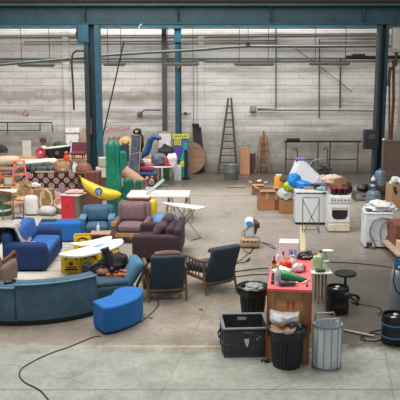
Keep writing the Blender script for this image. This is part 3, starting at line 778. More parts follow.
# small table with a bottle
q = G(100, 253); t = thing('side_table', 'small wooden table with a clear bottle before the blue armchair', 'table', (q.x, q.y + .2, 0), 3)
h_ = .42
MB().box((0, 0, h_ - .015), (.44, .36, .03)).build('tabletop', wood('#b08a70'), t, .008)
for sx in (-1, 1):
    for sy in (-1, 1): MB().cyl((sx * .18, sy * .14, 0), (sx * .17, sy * .14, h_ - .02), .014, .018, 8).build('leg', W_OAK, t)
MB().box((0, -.14, h_ - .05), (.34, .02, .05)).build('apron', W_OAK, t)
def bottle(name, label, p, h, r, ma, cap, cat='bottle', lab=None, group=None, neck=.35):
    t = thing(name, label, cat, p, 0, group)
    MB().lathe([(0, 0), (r, 0), (r * 1.02, h * .04), (r, h * .6), (r * .7, h * .74), (r * neck, h * .8), (r * neck, h * .93), (0, h * .93)], 16).build('body', ma, t)
    MB().lathe([(0, h * .92), (r * neck * 1.25, h * .92), (r * neck * 1.25, h), (0, h)], 12).build('cap', cap, t)
    if lab: MB().lathe([(r * 1.03, h * .2), (r * 1.05, h * .2), (r * 1.05, h * .5), (r * 1.03, h * .5)], 16).build('label', lab, t)
    return t
CLEAR = mat('#cdd6d8', .15, 0, .05, 6, 0)
bottle('clear_bottle', 'clear bottle standing on the small table by the blue armchair', (t.location.x - .06, t.location.y + .02, h_), .2, .035, CLEAR, WHITE)

# tall blue stools / block behind the blue sofa
q = G(59, 243); t = thing('blue_bench', 'bright blue boxy bench between the blue sofa and blue armchair', 'bench', (q.x, q.y + .3, 0), 2)
MB().rbox((0, 0, .24), (.98, .5, .44), .04, 5, (0, .01, .01)).build('cushion', V_BLUE, t); ST(MB().box((0, 0, .015), (.8, .4, .03)).build('foot', BLACKM, t))
m = MB(); m.box((0, 0, .015), (.34, .2, .03)); 
for k in range(4): m.box((-.12 + .08 * k, 0, .034), (.05, .12, .01))
tag(m.build('remote_control', mat('#3d3a38', .5), None, .006), 'flat dark keypad-like box lying on the blue bench', 'gadget', (q.x - .28, q.y + .28, .47), 3)
# ------------------------------------------------------------------ bar counter and near right things
LAM = mat('#e0686b', .4, 0, .1, 4, .05, dirt='#d88380')
p0, p1 = G(268, 289, 1.04), G(311, 289, 1.04); q0, q1 = G(272, 257, 1.04), G(311.5, 257, 1.04)
ctr = (p0 + p1 + q0 + q1) / 4; dr = (q0 + q1) / 2 - (p0 + p1) / 2
RZ = math.degrees(math.atan2(dr.y, dr.x)) - 90; CL = dr.length; CW = .575; CT = 1.04
tc = thing('bar_counter', 'wooden bar counter with a pinkish red top between the bins', 'counter', (ctr.x, ctr.y, 0), RZ)
MB().box((0, 0, CT - .02), (CW + .02, CL + .02, .04)).build('top', LAM, tc, .004)
W_PLY = wood('#c48d55', .5, 3, 0); W_PLYD = wood('#9b6e46', .5, 4, 2)
MB().box((0, -CL / 2 + .03, .5), (CW - .04, .025, .96)).build('front_panel', W_PLY, tc)
for sx in (-1, 1):
    MB().box((sx * (CW / 2 - .02), 0, .5), (.03, CL - .03, 1.0)).build('side_panel', W_PLYD, tc, .004)
    MB().box((sx * (CW / 2 - .05), -CL / 2 + .01, .5), (.09, .03, 1.0)).build('stile', W_PLYD, tc, .006)
MB().box((0, -CL / 2 + .01, CT - .09), (CW - .2, .03, .1)).build('rail', W_PLYD, tc, .006)
MB().box((0, CL / 2 - .03, .5), (CW - .04, .025, .96)).build('back_panel', W_PLYD, tc)
MB().box((-CW / 2 - .004, -CL / 2 - .006, .5), (.018, .012, 1.0)).build('red_edging', mat('#b5362f', .5), tc)
MB().box((CW / 2 + .004, -CL / 2 - .006, .72), (.02, .012, .56)).build('red_edging', mat('#b5362f', .5), tc)
m = MB()
for x in (-.035, .035): m.box((x + .02, -CL / 2 + .012, .80), (.022, .01, .09)); m.box((x + .02, -CL / 2 + .012, .845), (.04, .01, .014))
m.build('painted_mark', mat('#b53a2e', .6), tc)
Mc = tc.matrix_world.copy(); Mc = Matrix.Translation((ctr.x, ctr.y, 0)) @ Matrix.Rotation(R(RZ), 4, 'Z')
def on(u, v, dz=0): q = G(u, v, CT); return Vector((q.x, q.y, CT + .002 + dz))
AMBER = mat('#5a2a14', .15); REDP = mat('#c9302f', .4); GREENB = mat('#12874f', .35, 0, .2, 6, .3)
bottle('amber_bottle', 'brown glass bottle at the back of the counter edge', on(274, 270), .2, .035, AMBER, BLACK, lab=mat('#c9a24a', .5))
bottle('white_bottle', 'white squeezy bottle behind the brown glass bottle on the counter', on(278, 264), .2, .035, WHITE, WHITE)
bottle('water_bottle', 'clear water bottle standing nearest on the counter edge', on(277.5, 285), .29, .042, CLEAR, WHITE, lab=mat('#a9c3d4', .4))
bottle('small_jar', 'small amber jar beside the clear water bottle on the counter', on(273.5, 280), .09, .03, mat('#7a4a20', .2), BLACK, neck=.8, cat='jar')
bottle('plastic_tumbler', 'pale squat plastic bottle in the middle of the counter', on(293, 268), .19, .05, mat('#d9d6d2', .3), mat('#b6b9bd', .4), neck=.5)
def lump(name, label, cat, p, d, ma, seed, amp=.3, rz=0, fl=None, n=14, freq=2.0):
    m = MB(); m.blob((0, 0, d[2] * .42), d, amp, freq, seed, n, flat=-d[2] * .42 if fl is None else fl)
    return tag(m.build(name, ma), label, cat, p, rz)
t = thing('crisp_packet', 'orange and red packet on the far end of the counter', 'packet', on(284, 268))
MB().blob((0, 0, .05), (.13, .11, .14), .25, 2, 31, 12, flat=-.05).build('packet', mat('#dd5a2a', .35), t); MB().blob((.06, -.03, .06), (.1, .09, .1), .2, 2, 3, 10, flat=-.06).build('label', REDP, t)
lump('paper_napkins', 'crumpled white paper heap in the middle of the counter', 'paper', on(282, 275), (.26, .2, .13), WHITE_D, 6, .35)
lump('plastic_bag', 'clear whitish plastic bag behind the green bag on the counter', 'bag', on(298, 272), (.16, .15, .14), mat('#d5d0cf', .25, 0, .1, 7, .4), 9, .3)
t = thing('red_tub', 'round red tub with pale rim on the counter', 'tub', on(301.5, 270.5)); MB().lathe([(0, 0), (.06, 0), (.065, .06), (0, .06)], 18).build('body', REDP, t); MB().lathe([(0, .06), (.07, .06), (.07, .075), (0, .075)], 18).build('lid', mat('#c23a4a', .4), t)
t = thing('green_bag', 'shiny green plastic bag twisted across the counter', 'bag', on(291, 280.5), -14)
MB().tube([(-.17, .04, .06), (-.12, .03, .068), (-.05, .0, .062), (.05, -.01, .05), (.12, -.02, .038), (.17, .0, .03)], [.035, .066, .062, .05, .04, .026], 14).build('body', GREENB, t)
MB().tube([(.16, 0, .03), (.19, .02, .028), (.21, .04, .02)], [.026, .018, .012], 8).build('twist', GREENB, t)
MB().blob((-.13, .06, .055), (.11, .1, .11), .3, 2, 4, 10).build('fold', GREENB, t)
t = thing('yellow_disc', 'small yellow lid among the counter clutter', 'jar lid', on(290, 271)); MB().lathe([(0, 0), (.04, 0), (.04, .025), (.03, .03), (0, .03)], 16).build('lid', mat('#d6b52a', .5), t)
t = thing('hand_tool', 'grey cylindrical power tool lying near the front edge of the counter', 'tool', on(288, 286), 6)
MB().cyl((-.11, 0, .035), (.1, 0, .035), .033, .03, 12).build('body', mat('#474c57', .45), t); MB().cyl((.1, 0, .035), (.13, 0, .035), .02).build('nozzle', CHROME, t); MB().box((-.02, 0, .06), (.05, .03, .02)).build('switch', BLACK, t)
t = thing('craft_knife', 'thin white handled knife lying on the counter', 'knife', on(305, 283), 55)
MB().box((0, 0, .01), (.13, .02, .02)).build('handle', WHITE, t, .004); MB().box((.1, 0, .008), (.08, .016, .004)).build('blade', CHROME, t)
t = thing('black_marker', 'short black marker on the counter corner beside the knife', 'marker', on(307, 286), 80); MB().cyl((-.05, 0, .012), (.05, 0, .012), .011).build('barrel', BLACK, t); MB().cyl((.05, 0, .012), (.07, 0, .012), .008).build('cap', WHITE, t)
lump('black_stopper', 'small black bottle top on the counter edge by the jar', 'cap', on(272.5, 284), (.05, .05, .05), BLACK, 2, .05)
t = thing('white_box', 'white cardboard box with blue print at the end of the counter', 'box', (on(289.5, 258) + Vector((0, .1, 0))), RZ)
MB().box((0, 0, .125), (.3, .26, .25)).build('carton', mat('#e3e5e7', .6, var=.04), t, .006); m = MB(); m.box((.03, -.132, .1), (.05, .003, .09)); m.box((.1, -.132, .1), (.04, .003, .09)); m.build('blue_print', mat('#6fb4d8', .5), t); MB().box((0, -.0, .252), (.31, .05, .003)).build('tape', TAPE, t)
for k, u in enumerate((291.5, 283)):
    t = thing('spray_bottle', ('black topped spray bottle before the white box near its middle', 'black topped spray bottle before the white box near its edge')[k], 'bottle', on(u, 262))
    MB().lathe([(0, 0), (.025, 0), (.025, .1), (.012, .13), (0, .13)], 12).build('body', CLEAR, t); m = MB(); m.box((0, -.01, .145), (.025, .05, .03)); m.box((0, -.03, .12), (.01, .012, .04)); m.build('trigger', BLACK, t)
t = thing('black_carrier', 'black bag with white print beside the white box on the counter', 'bag', on(305.5, 259), 10)
MB().blob((0, 0, .05), (.23, .17, .14), .3, 2, 14, 14, flat=-.05).build('body', BLACK, t); m = MB()
for k in range(4): m.box((-.06 + .04 * k, -.085, .05 + .01 * (k % 2)), (.03, .01, .02), (0, 0, .3))
m.build('white_print', WHITE, t)
for k, (u, v) in enumerate(((306.5, 259), (310.5, 258.6))):
    if k: again(wg, 'stemmed wine glass at the outer back corner of the counter', on(u, v)); break
    wg = thing('wine_glass', 'stemmed wine glass behind the black bag on the counter', 'glass', on(u, v))
    MB().lathe([(0, 0), (.03, 0), (.03, .004), (.005, .01), (.005, .08), (.02, .1), (.03, .13), (.026, .17), (.024, .17), (.027, .13), (.016, .1), (0, .095)], 14).build('bowl', mat('#c7cdc9', .05), wg)
# black bins with liners
BIN = mat('#1c1e21', .5, 0, .15, 6, .1); LINER = mat('#101113', .28, 0, .2, 9, .6)
def ribbed(r0, r1, h, n=40, amp=.012):
    vs = []
    m = MB(); prof = [(0, 0), (r0, 0), (r0 + (r1 - r0) * .5, h * .5), (r1, h), (r1 - .02, h), (r0 - .01, .03), (0, .03)]
    def f(q):
        r = math.hypot(q[0], q[1]); 
        if r < .05 or q[2] > h * .97 or q[2] < .02: return q
        a = math.atan2(q[1], q[0]); k = 1 + amp / r * (1 if math.cos(a * 24) > 0 else -1)
        return (q[0] * k, q[1] * k, q[2])
    return m.lathe(prof, 96, fn=f)
def bin_(label, u, v, r, h, seed):
    q = G(u, v); t = thing('rubbish_bin', label, 'bin', (q.x, q.y + r * .85, 0))
    ribbed(r * .84, r, h).build('body', BIN, t, 0, ang=25)
    MB().lathe([(r - .01, h - .03), (r + .025, h - .03), (r + .03, h), (r + .0, h + .015), (r - .02, h)], 40).build('rim', BIN, t)
    def f(q):
        a = math.atan2(q[1], q[0]); k = 1 + .05 * noise.noise((math.cos(a) * 3 + seed, math.sin(a) * 3, q[2] * 8))
        return (q[0] * k, q[1] * k, q[2] + .05 * noise.noise((math.cos(a) * 4 + seed, math.sin(a) * 4, 1)) * (1 if q[2] < h - .02 else .3))
    MB().lathe([(0, h * .55), (r * .7, h * .6), (r * .93, h - .02), (r + .02, h + .03), (r + .05, h + .01), (r + .055, h - .07), (r + .04, h - .11), (r + .035, h - .1), (r + .04, h - .02)], 60, fn=f).build('bin_liner', LINER, t)
    return t
b2 = bin_('black ribbed rubbish bin standing behind the big grey crate', 253.5, 319.5, .212, .49, 3)
lump('rubbish', 'white and grey rubbish filling the bin behind the crate', 'rubbish', b2.location + Vector((.02, 0, .40)), (.32, .3, .16), mat('#8d8f92', .5, 0, .4, 9, .6), 21, .4)['kind'] = 'stuff'
b1 = bin_('black ribbed rubbish bin overflowing with rubbish in front of the counter', 288, 370.5, .218, .53, 8)
bl = b1.location
t = thing('rubbish_bag', 'white plastic sack with pink print stuffed in the front bin', 'bag', bl + Vector((-.03, .08, .5)), 6)
MB().rbox((0, 0, .10), (.40, .13, .17), .055, 6, (.0, .06, .03), rot=(-.35, .1, 0), warp=lambda q: (q.x * (1 + .5 * q.z), q.y + .05 * noise.noise(q * 9), q.z + .03 * noise.noise(q * 14) + .09 * (abs(q.x) / .2) ** 2 * (1 if q.z > 0 else .3))).build('sack', mat('#dcd8dc', .3, 0, .08, 7, .5), t)
m = MB(); m.blob((.1, -.02, .08), (.09, .08, .13), .1, 2, 5, 10)
tag(m.build('pink_wrapper', mat('#b23a78', .4)), 'pink printed wrapper beside the white sack in the front bin', 'wrapper', bl + Vector((0, .04, .5)))
for k, (x, y, rz, lab) in enumerate(((-.1, -.06, 30, 'brown cardboard scrap poking out of the front bin, lying flatter'), (-.02, -.10, -35, 'brown cardboard scrap poking out of the front bin, steeper one'))):
    m = MB(); m.box((0, 0, .05), (.26, .17, .014), (.5, .3 - k * .6, 0)); tag(m.build('cardboard_scrap', mat('#a87a52', .8), None, .003), lab, 'cardboard', bl + Vector((x, y, .46)), rz)
lump('dark_bag', 'dark crumpled bag on top of the front bin rubbish', 'bag', bl + Vector((.09, -.04, .47)), (.18, .18, .16), mat('#2a2d33', .4, 0, .3, 9, .5), 12, .35)
bottle('crushed_bottle', 'small pale bottle poking from the front bin by its rim', bl + Vector((.15, -.04, .47)), .16, .03, mat('#b7c9c2', .2), mat('#3b8f7a', .4))
# big grey stacking crate
q = G(243, 357.3); GC = mat('#3a3e43', .5, 0, .1, 4, .1, dirt='#4c4f52'); GCL = mat('#6d7277', .45)
t = thing('storage_crate', 'large dark grey plastic storage crate, empty, on the bare floor', 'crate', (q.x + .03, q.y + .33, 0), 3)
w, d, h = .655, .64, .42; T0 = .022
for sx in (-1, 1): MB().box((sx * (w / 2 - T0), 0, h / 2), (T0, d - .04, h - .01)).build('side_wall', GC, t)
for sy in (-1, 1): MB().box((0, sy * (d / 2 - T0), h / 2), (w - .04, T0, h - .01)).build('end_wall', GC, t)
MB().box((0, 0, .02), (w - .05, d - .05, .03)).build('bottom', GC, t)
m = MB()
for sy in (-1, 1): m.box((0, sy * (d / 2 - .012), h - .012), (w + .01, .05, .026))
for sx in (-1, 1): m.box((sx * (w / 2 - .012), 0, h - .0121), (.05, d - .04, .0262))
m.build('rim', GCL, t, .006)
m = MB()
for x in (-.2, 0, .2):
    for sy in (-1, 1): m.box((x, sy * (d / 2 - .006), h * .42), (.016, .02, h * .8))
for sy in (-1, 1): m.box((0, sy * (d / 2 - .004), h * .45), (w - .03, .022, .014)); m.box((0, sy * (d / 2 - .004), h * .88), (w - .03, .022, .012)); m.box((0, sy * (d / 2 - .004), .02), (w - .03, .022, .03))
for sx in (-1, 1):
    m.box((sx * (w / 2 - .005), 0, h * .45), (.022, d - .04, .014))
    for y in (-.18, .18): m.box((sx * (w / 2 - .006), y, h * .42), (.02, .016, h * .8))
m.build('rib', GC, t, .004)
for sx in (-1, 1):
    m = MB(); m.tube([(sx * (w / 2), -.1, h * .62), (sx * (w / 2 + .035), -.09, h * .5), (sx * (w / 2 + .035), .09, h * .5), (sx * (w / 2), .1, h * .62)], .014, 8); m.build('handle', GC, t)
MB().box((0, d / 2 - T0 - .013, h - .075), (.13, .006, .045)).build('grip_slot', mat('#c9c6bd', .7), t, .002)
MB().box((.02, -d / 2 + .0, h - .065), (.13, .03, .02)).build('grip_slot', GCL, t, .004)
m = MB(UP); m.add([(-.04, .27, .315), (.03, .275, .315), (.025, .16, .315), (.0, .13, .315)], [(0, 1, 2, 3)][::-1]); m.f = [[3, 2, 1, 0]]
m = MB(); m.prism([(-.04, .27), (.035, .275), (.03, .2), (.005, .145), (-.02, .2)], .0, .003, Matrix.Translation((0, -d / 2 - .0165, 0)) @ UP); m.build('torn_label', mat('#cfcfcb', .6), t)
m = MB()
for x, z in ((.15, .26), (.19, .285)): m.box((x, -d / 2 + .004, z), (.022, .006, .02), (0, .6, 0))
m.build('sticker', mat('#b9bab8', .6), t)
q = G(264.5, 362); t = thing('black_scrap', 'small curl of black plastic on the floor before the grey crate', 'scrap', q); MB().tube([(-.05, 0, .01), (-.02, .03, .02), (.03, .02, .012), (.05, -.02, .01), (.0, -.035, .012)], .011, 6).build('curl', BLACK, t)
# panelled metal container
q = G(328.5, 371); t = thing('metal_container', 'tall galvanised metal container with two wire handles beside the front bin', 'container', (q.x, q.y + .17, 0), 8)
GALV = mat('#d2dce0', .42, .08, .12, 3, .15, dirt='#8b989b'); h = .60; r = .19; n = 12
pr = [(r * math.cos(2 * math.pi * k / n), r * math.sin(2 * math.pi * k / n)) for k in range(n)]
m = MB(); m.lathe([(0, .015), (r, .015), (r, h), (r - .012, h), (r - .012, .03), (0, .03)], n); m.build('body', GALV, t, .004, ang=20)
m = MB()
for k in range(n): m.box((r * 1.0 * math.cos(2 * math.pi * k / n), r * math.sin(2 * math.pi * k / n), h / 2), (.012, .012, h), (0, 0, 2 * math.pi * k / n))
ST(m.build('seam', STEEL, t, .003))
MB().lathe([(r - .002, h - .02), (r + .012, h - .02), (r + .012, h + .008), (r - .002, h + .008), (r - .002, h - .02)], 36).build('rim', STEEL, t); MB().lathe([(r - .002, 0), (r + .01, 0), (r + .01, .03), (r - .002, .03), (r - .002, 0)], 36).build('base_ring', STEEL, t)
for y in (-.125, .125): m = MB(); m.tube([(-.13, y, h - .04), (-.13, y, h + .085), (-.12, y, h + .1), (.12, y, h + .1), (.13, y, h + .085), (.13, y, h - .04)], .012, 8); m.build('handle', CHROME, t)
# small table behind the counter end
q = G(320, 303); t = thing('small_table', 'low white topped table with thin dark legs beside the counter', 'table', (q.x, q.y + .12, 0), 0); hh = .56
MB().box((0, 0, hh - .015), (.36, .46, .03)).build('tabletop', mat('#d6d6cf', .5), t, .006)
for sx in (-1, 1):
    for sy in (-1, 1): MB().box((sx * .06 + .02, sy * .16, (hh - .03) / 2), (.035, .035, hh - .03)).build('leg', wood('#9a8468'), t, .004)
tl = t.location + Vector((0, 0, hh)); JUG = mat('#c9d6a0', .25, 0, .1, 5, .05)
def jug(label, p, w, h, ma, cap):
    t = thing('plastic_jug', label, 'jug', p, 10)
    MB().rbox((0, 0, h * .42), (w, w * .7, h * .84), .03, 4).build('body', ma, t); MB().cyl((-w * .2, 0, h * .82), (-w * .2, 0, h * .92), .022).build('neck', ma, t); MB().cyl((-w * .2, 0, h * .92), (-w * .2, 0, h), .028).build('cap', cap, t)
    MB().tube([(w * .1, 0, h * .8), (w * .3, 0, h * .98), (w * .45, 0, h * .85), (w * .48, 0, h * .6)], .014, 8).build('handle', ma, t); return t
jug('pale green plastic jug with red cap on the low white table', tl + Vector((-.06, .02, 0)), .17, .29, JUG, REDP)
jug('whitish plastic jug with black cap behind the green jug', tl + Vector((.06, .14, 0)), .15, .30, mat('#c4ccb9', .3), BLACK)
t = thing('glass_jar', 'clear glass jar with pale green liquid at the table front', 'jar', tl + Vector((.09, -.08, .0)))
MB().lathe([(0, 0), (.055, 0), (.06, .08), (.045, .13), (.045, .15), (0, .15)], 16).build('body', mat('#b9c7a6', .08), t); MB().lathe([(0, .15), (.05, .15), (.05, .175), (0, .175)], 16).build('lid', mat('#b9bbb8', .4), t)
lump('dark_sponge', 'dark grey rag on the low white table before the green jug', 'rag', tl + Vector((-.02, -.15, 0)), (.16, .11, .07), mat('#4a4b4c', .8), 3, .3)
t = thing('white_dish', 'white oval dish balanced on the jugs of the low table', 'dish', tl + Vector((.14, .1, .29))); MB().lathe([(0, 0), (.06, .0), (.1, .02), (.098, .025), (.05, .008), (0, .008)], 20, sy=.7).build('bowl', WHITE, t)
# stool, kegs, gas cylinder
q = G(344, 303); t = thing('swivel_stool', 'black swivel stool with round seat behind the black keg', 'stool', (q.x + .03, q.y + .1, 0)); hs = .52
MB().lathe([(0, hs - .06), (.15, hs - .06), (.185, hs - .045), (.19, hs - .02), (.17, hs), (0, hs + .006)], 28).build('seat', BLACKM, t)
MB().cyl((0, 0, .1), (0, 0, hs - .05), .022).build('column', BLACK, t); MB().cyl((0, 0, .08), (0, 0, .3), .034).build('gas_lift', BLACK, t)
for k in range(5):
    a = R(72 * k + 20); c_, s_ = math.cos(a), math.sin(a)
    MB().tube([(0, 0, .12), (.13 * c_, .13 * s_, .1), (.27 * c_, .27 * s_, .065)], [.03, .024, .018], 8).build('leg', BLACK, t)
    MB().cyl((.27 * c_ - .02 * s_, .27 * s_ + .02 * c_, .03), (.27 * c_ + .02 * s_, .27 * s_ - .02 * c_, .03), .03).build('caster', BLACK, t)
def keg(label, p, r, h, band=None):
    t = thing('keg', label, 'keg', p, 15)
    MB().lathe([(0, .0), (r * .93, 0), (r * .97, .03), (r * .97, h * .2), (r, h * .24), (r, h * .3), (r * .96, h * .34), (r * .96, h * .62), (r, h * .66), (r, h * .72), (r * .97, h * .76), (r * .97, h * .97), (r * .94, h), (r * .88, h), (r * .87, h * .9), (0, h * .89)], 36).build('body', mat('#121315', .38, 0, .2, 4, .1), t)
    MB().lathe([(0, 0), (.045, 0), (.045, .05), (.03, .06), (0, .06)], 16, T=Matrix.Translation((0, 0, h * .89))).build('valve', CHROME, t)
    MB().rbox((-.05, -.03, h * .91), (.1, .06, .03), .012, 3, rot=(0, 0, .4)).build('tag', mat('#b8b6b2', .5), t)
    if band:
        for z in (.26, .68): MB().lathe([(r * 1.0, h * z), (r * 1.012, h * z), (r * 1.012, h * (z + .045)), (r * 1.0, h * (z + .045)), (r, h * z)], 36).build('blue_band', band, t)
    else:
        MB().box((.02 + r * .3, -r * .93, h * .82), (.09, .012, .03), (0, 0, .3)).build('badge', mat('#77787a', .5), t)
    for a in (0, 180): MB().box((r * .97 * math.cos(R(a + 60)), r * .97 * math.sin(R(a + 60)), h * .88), (.02, .12, .03), (0, 0, R(a + 60))).build('grip', BLACK, t)
    return t
q = G(339, 316); keg('plain black beer keg standing before the swivel stool', (q.x, q.y + .19, 0), .195, .44)
q = G(398, 347); keg('black beer keg with two blue bands below the gas cylinder', (q.x, q.y + .19, 0), .205, .43, mat('#2f7fa8', .4))
q = G(401, 316); t = thing('gas_cylinder', 'grey gas cylinder with blue valve guard by the side wall', 'gas cylinder', (q.x, q.y + .16, 0), 10)
MB().lathe([(0, 0), (.155, 0), (.16, .03), (.16, .62), (.14, .70), (.09, .75), (.05, .77), (0, .77)], 30).build('tank', mat('#767b84', .4, .1, .1, 4, .1), t)
MB().lathe([(.075, .75), (.1, .75), (.105, .84), (.095, .88), (.085, .88), (.09, .84), (.075, .75)], 24).build('valve_guard', mat('#1d4a80', .45), t); MB().cyl((0, 0, .75), (0, 0, .87), .03).build('valve', mat('#b9a564', .4, .6), t)
MB().lathe([(0, .86), (.06, .86), (.06, .9), (0, .9)], 16).build('hand_wheel', mat('#1d4a80', .45), t); MB().box((-.06, -.1, .8), (.06, .02, .03)).build('label', WHITE, t)
MB().tube([(-.05, -.06, .8), (-.17, -.15, .78), (-.22, -.22, .6), (-.17, -.24, .46), (-.08, -.18, .38), (.05, -.175, .36)], .011, 6).build('hose', BLACK, t)

# trolley by the right edge with boxes
t = thing('dolly', 'low wooden dolly on wheels loaded with a brown cabinet by the side wall', 'trolley', (4.60, 15.0, 0), 0)
MB().box((0, 0, .20), (1.15, 1.5, .05)).build('platform', wood('#b29a85', .7), t, .008)
for sx in (-.42, .42):
    for sy in (-.6, .6):
        MB().box((sx, sy, .155), (.08, .1, .05)).build('bracket', mat('#7a3030', .6), t); MB().cyl((sx - .025, sy, .07), (sx + .025, sy, .07), .07, n=18).build('wheel', mat('#2a2625', .6), t)
t = thing('brown_cabinet', 'brown wooden cabinet standing on the low dolly', 'cabinet', (4.64, 15.3, .226)); wb = wood('#7b4a38', .5, 4, 0)
MB().box((0, .0, .235), (.94, .7, .47)).build('carcass', wb, t, .008); MB().box((0, -.36, .235), (.88, .02, .42)).build('door', wood('#84523e', .5, 4, 2), t, .006); MB().blob((-.3, -.38, .25), (.04, .03, .04), 0, n=6).build('knob', BLACK, t)
for k, x in enumerate((-.36, -.16, .06)):
    m = MB(); m.box((0, 0, .09), (.17, .3, .18))
    tag(m.build('wooden_block', wood('#d0b59a', .7), None, .006), ('pale wooden block at the outer end of the row on the dolly', 'pale wooden block second in the row on the dolly', 'pale wooden block third in the row on the dolly')[k], 'box', (4.60 + x, 14.70, .226), 4)
lump('dark_bundle', 'dark bundle on the corner of the dolly next to pale blocks', 'bundle', (4.86, 14.46, .226), (.3, .3, .35), BLACKM, 3, .2)
lump('grey_sack', 'big round grey plastic sack on top of the brown cabinet', 'sack', (4.80, 15.35, .70), (.72, .66, .62), mat('#77777b', .35, 0, .15, 5, .4), 7, .18)
# ------------------------------------------------------------------ cactus, banana, rug stall
def rib_tube(m, pts, rr, ribs=9, amp=.1):
    pts = [Vector(p) for p in pts]; n = ribs * 4; M = len(pts); vs, fs = [], []; prev = None
    for i, p in enumerate(pts):
        tg = (pts[min(i + 1, M - 1)] - pts[max(i - 1, 0)]).normalized()
        x = tg.orthogonal().normalized() if prev is None else (prev - tg * prev.dot(tg)).normalized()
        prev = x; y = tg.cross(x)
        for k in range(n):
            a = 2 * math.pi * k / n; q = rr[i] * (1 + amp * math.cos(ribs * a)); vs.append(p + (x * math.cos(a) + y * math.sin(a)) * q)
    for i in range(M - 1):
        for k in range(n): fs.append((i * n + k, i * n + (k + 1) % n, (i + 1) * n + (k + 1) % n, (i + 1) * n + k))
    fs += [tuple(range(n))[::-1], tuple(range((M - 1) * n, M * n))]
    return m.add(vs, fs)
def dome(p0, p1, r, n=9):
    """points and radii of a round-capped stretch ending at p1"""
    p0, p1 = Vector(p0), Vector(p1); out, rr = [], []
    d = (p1 - p0).normalized()
    for k in range(n):
        a = math.pi / 2 * k / (n - 1); out.append(p1 - d * r * (1 - math.sin(a))); rr.append(max(.004, r * math.cos(a)))
    return out, rr
CAC = mat('#177860', .38, 0, .3, 5, .25, dirt='#0c5746'); CAC2 = mat('#126a55', .4, 0, .25, 5, .25, dirt='#0b4d40')
def cactus(label, p, H, r, arms, ma, rz=0):
    t = thing('inflatable_cactus', label, 'cactus', p, rz)
    c, q = dome((0, 0, 0), (0, 0, H), r)
    m = MB(); rib_tube(m, [(0, 0, 0), (0, 0, .05)] + [(0, 0, .2 + k * (H - r - .25) / 5) for k in range(5)] + c, [r * .9, r] + [r * 1.03, r * .98, r * 1.02, r, r * .97] + q); m.build('trunk', ma, t)
    for (sx, z0, reach, up, ra) in arms:
        base = [(0, 0, z0), (sx * reach * .6, 0, z0 - .02), (sx * reach * .92, 0, z0 + .06), (sx * reach, 0, z0 + .18)]
        c, q = dome(base[-1], (sx * reach, 0, z0 + up), ra, 8)
        m = MB(); rib_tube(m, base + c, [ra * .8, ra * .95, ra * 1.02, ra] + q, 7); m.build('arm', ma, t)
    return t
q = G(113.5, 220); cactus('tall green inflatable cactus beside the teal column', (q.x, q.y + .2, 0), hz(218, 139.5), .19, ((1, 1.36, .26, .48, .095),), CAC)
q = G(128, 207); cactus('shorter green inflatable cactus with two arms behind the mauve armchair', (q.x, q.y + .1, 0), hz(207, 178), .14, ((1, .34, .31, .46, .08), (-1, .28, .22, .34, .08)), CAC2)
BAN = mat('#e3be22', .35, 0, .08, 5, .1)
Y0 = 18.55; t = thing('inflatable_banana', 'yellow inflatable banana with round blue badge propped against the tall cactus', 'banana', (W(101, 199, Y0).x, Y0, 0))
pts = [W(u, v, Y0) - t.location for u, v in ((81.5, 178.5), (84, 181.5), (88, 185.5), (94, 189.5), (101, 192.5), (108, 194.3), (114, 194.8), (118, 194.7), (121, 195.2))]
MB().tube(pts, [.03, .075, .125, .15, .155, .15, .13, .095, .045], 12).build('body', BAN, t, ang=60)
e = pts[-1]; MB().cyl(e - Vector((.03, 0, 0)), e + Vector((.05, 0, -.03)), .045, .03, 10).build('tip', BLACK, t)
e = pts[0]; MB().cyl(e, e + Vector((-.05, 0, .08)), .026, .022, 8).build('stem', mat('#a98d2a', .6), t)
p = W(99.5, 191.5, Y0) - t.location
o = MB().lathe([(0, 0), (.1, 0), (.095, .012), (0, .02)], 24, T=Matrix.Translation((p.x, -.145, p.z + .03)) @ Matrix.Rotation(R(80), 4, 'X')).build('badge', mat('#1f5fa0', .4), t)
m = MB(); m.tube([(p.x - .055, -.166, p.z + .0), (p.x - .02, -.171, p.z + .05), (p.x + .02, -.171, p.z + .03), (p.x + .05, -.168, p.z + .05)], .01, 6); m.blob((p.x + .01, -.167, p.z - .02), (.06, .015, .04), 0, n=6); m.build('badge_mark', WHITE, t)
# the banana rests on a plain brown plinth and boxes by the column
q = G(92, 208); t = thing('brown_crate', 'tall reddish brown wooden crate behind the banana beside the red cabinet', 'crate', (q.x, q.y + .35, 0), -3)
WR = wood('#6d3f30', .7, 4, 2)
hh = hz(208, 173)
MB().box((0, 0, hh / 2), (.42, .5, hh)).build('body', WR, t, .006); m = MB(); 
for x in (-.18, .18): MB().box((x, -.26, hh / 2), (.05, .02, hh)).build('batten', wood('#7c4b39'), t, .004)
# white cubes by the column
for k, (u, v, s_, lab) in enumerate(((101, 177, .30, 'pale grey cube box on the brown crate front of the column, lower one'), (103, 166, .26, 'pale beige cube box above the lower pale cube beside the cactus'))):
    p = W(u, v, 22.0); zb_ = p.z
    t = thing('pale_cube', lab, 'box', (p.x, 22.0 + .0, zb_), 8 + 10 * k)
    MB().box((0, 0, s_ / 2), (s_, s_, s_)).build('body', mat(('#c3beb4', '#b3a998')[k], .7), t, .008); MB().box((0, 0, s_ + .004), (s_ * .9, s_ * .9, .008)).build('lid', mat('#cfcac0', .7), t)
p = W(100, 189, 22.0)
t = thing('tall_box', 'dark brown tall box behind the banana carrying the pale cubes', 'box', (W(103, 189, 22.0).x, 22.05, 0)); zt_ = W(101, 177, 22).z - .003
MB().box((0, 0, zt_ / 2), (.46, .4, zt_)).build('body', wood('#53382e', .7), t, .006); MB().box((0, -.205, zt_ * .5), (.36, .012, zt_ * .8)).build('panel', wood('#5f4136', .7), t)

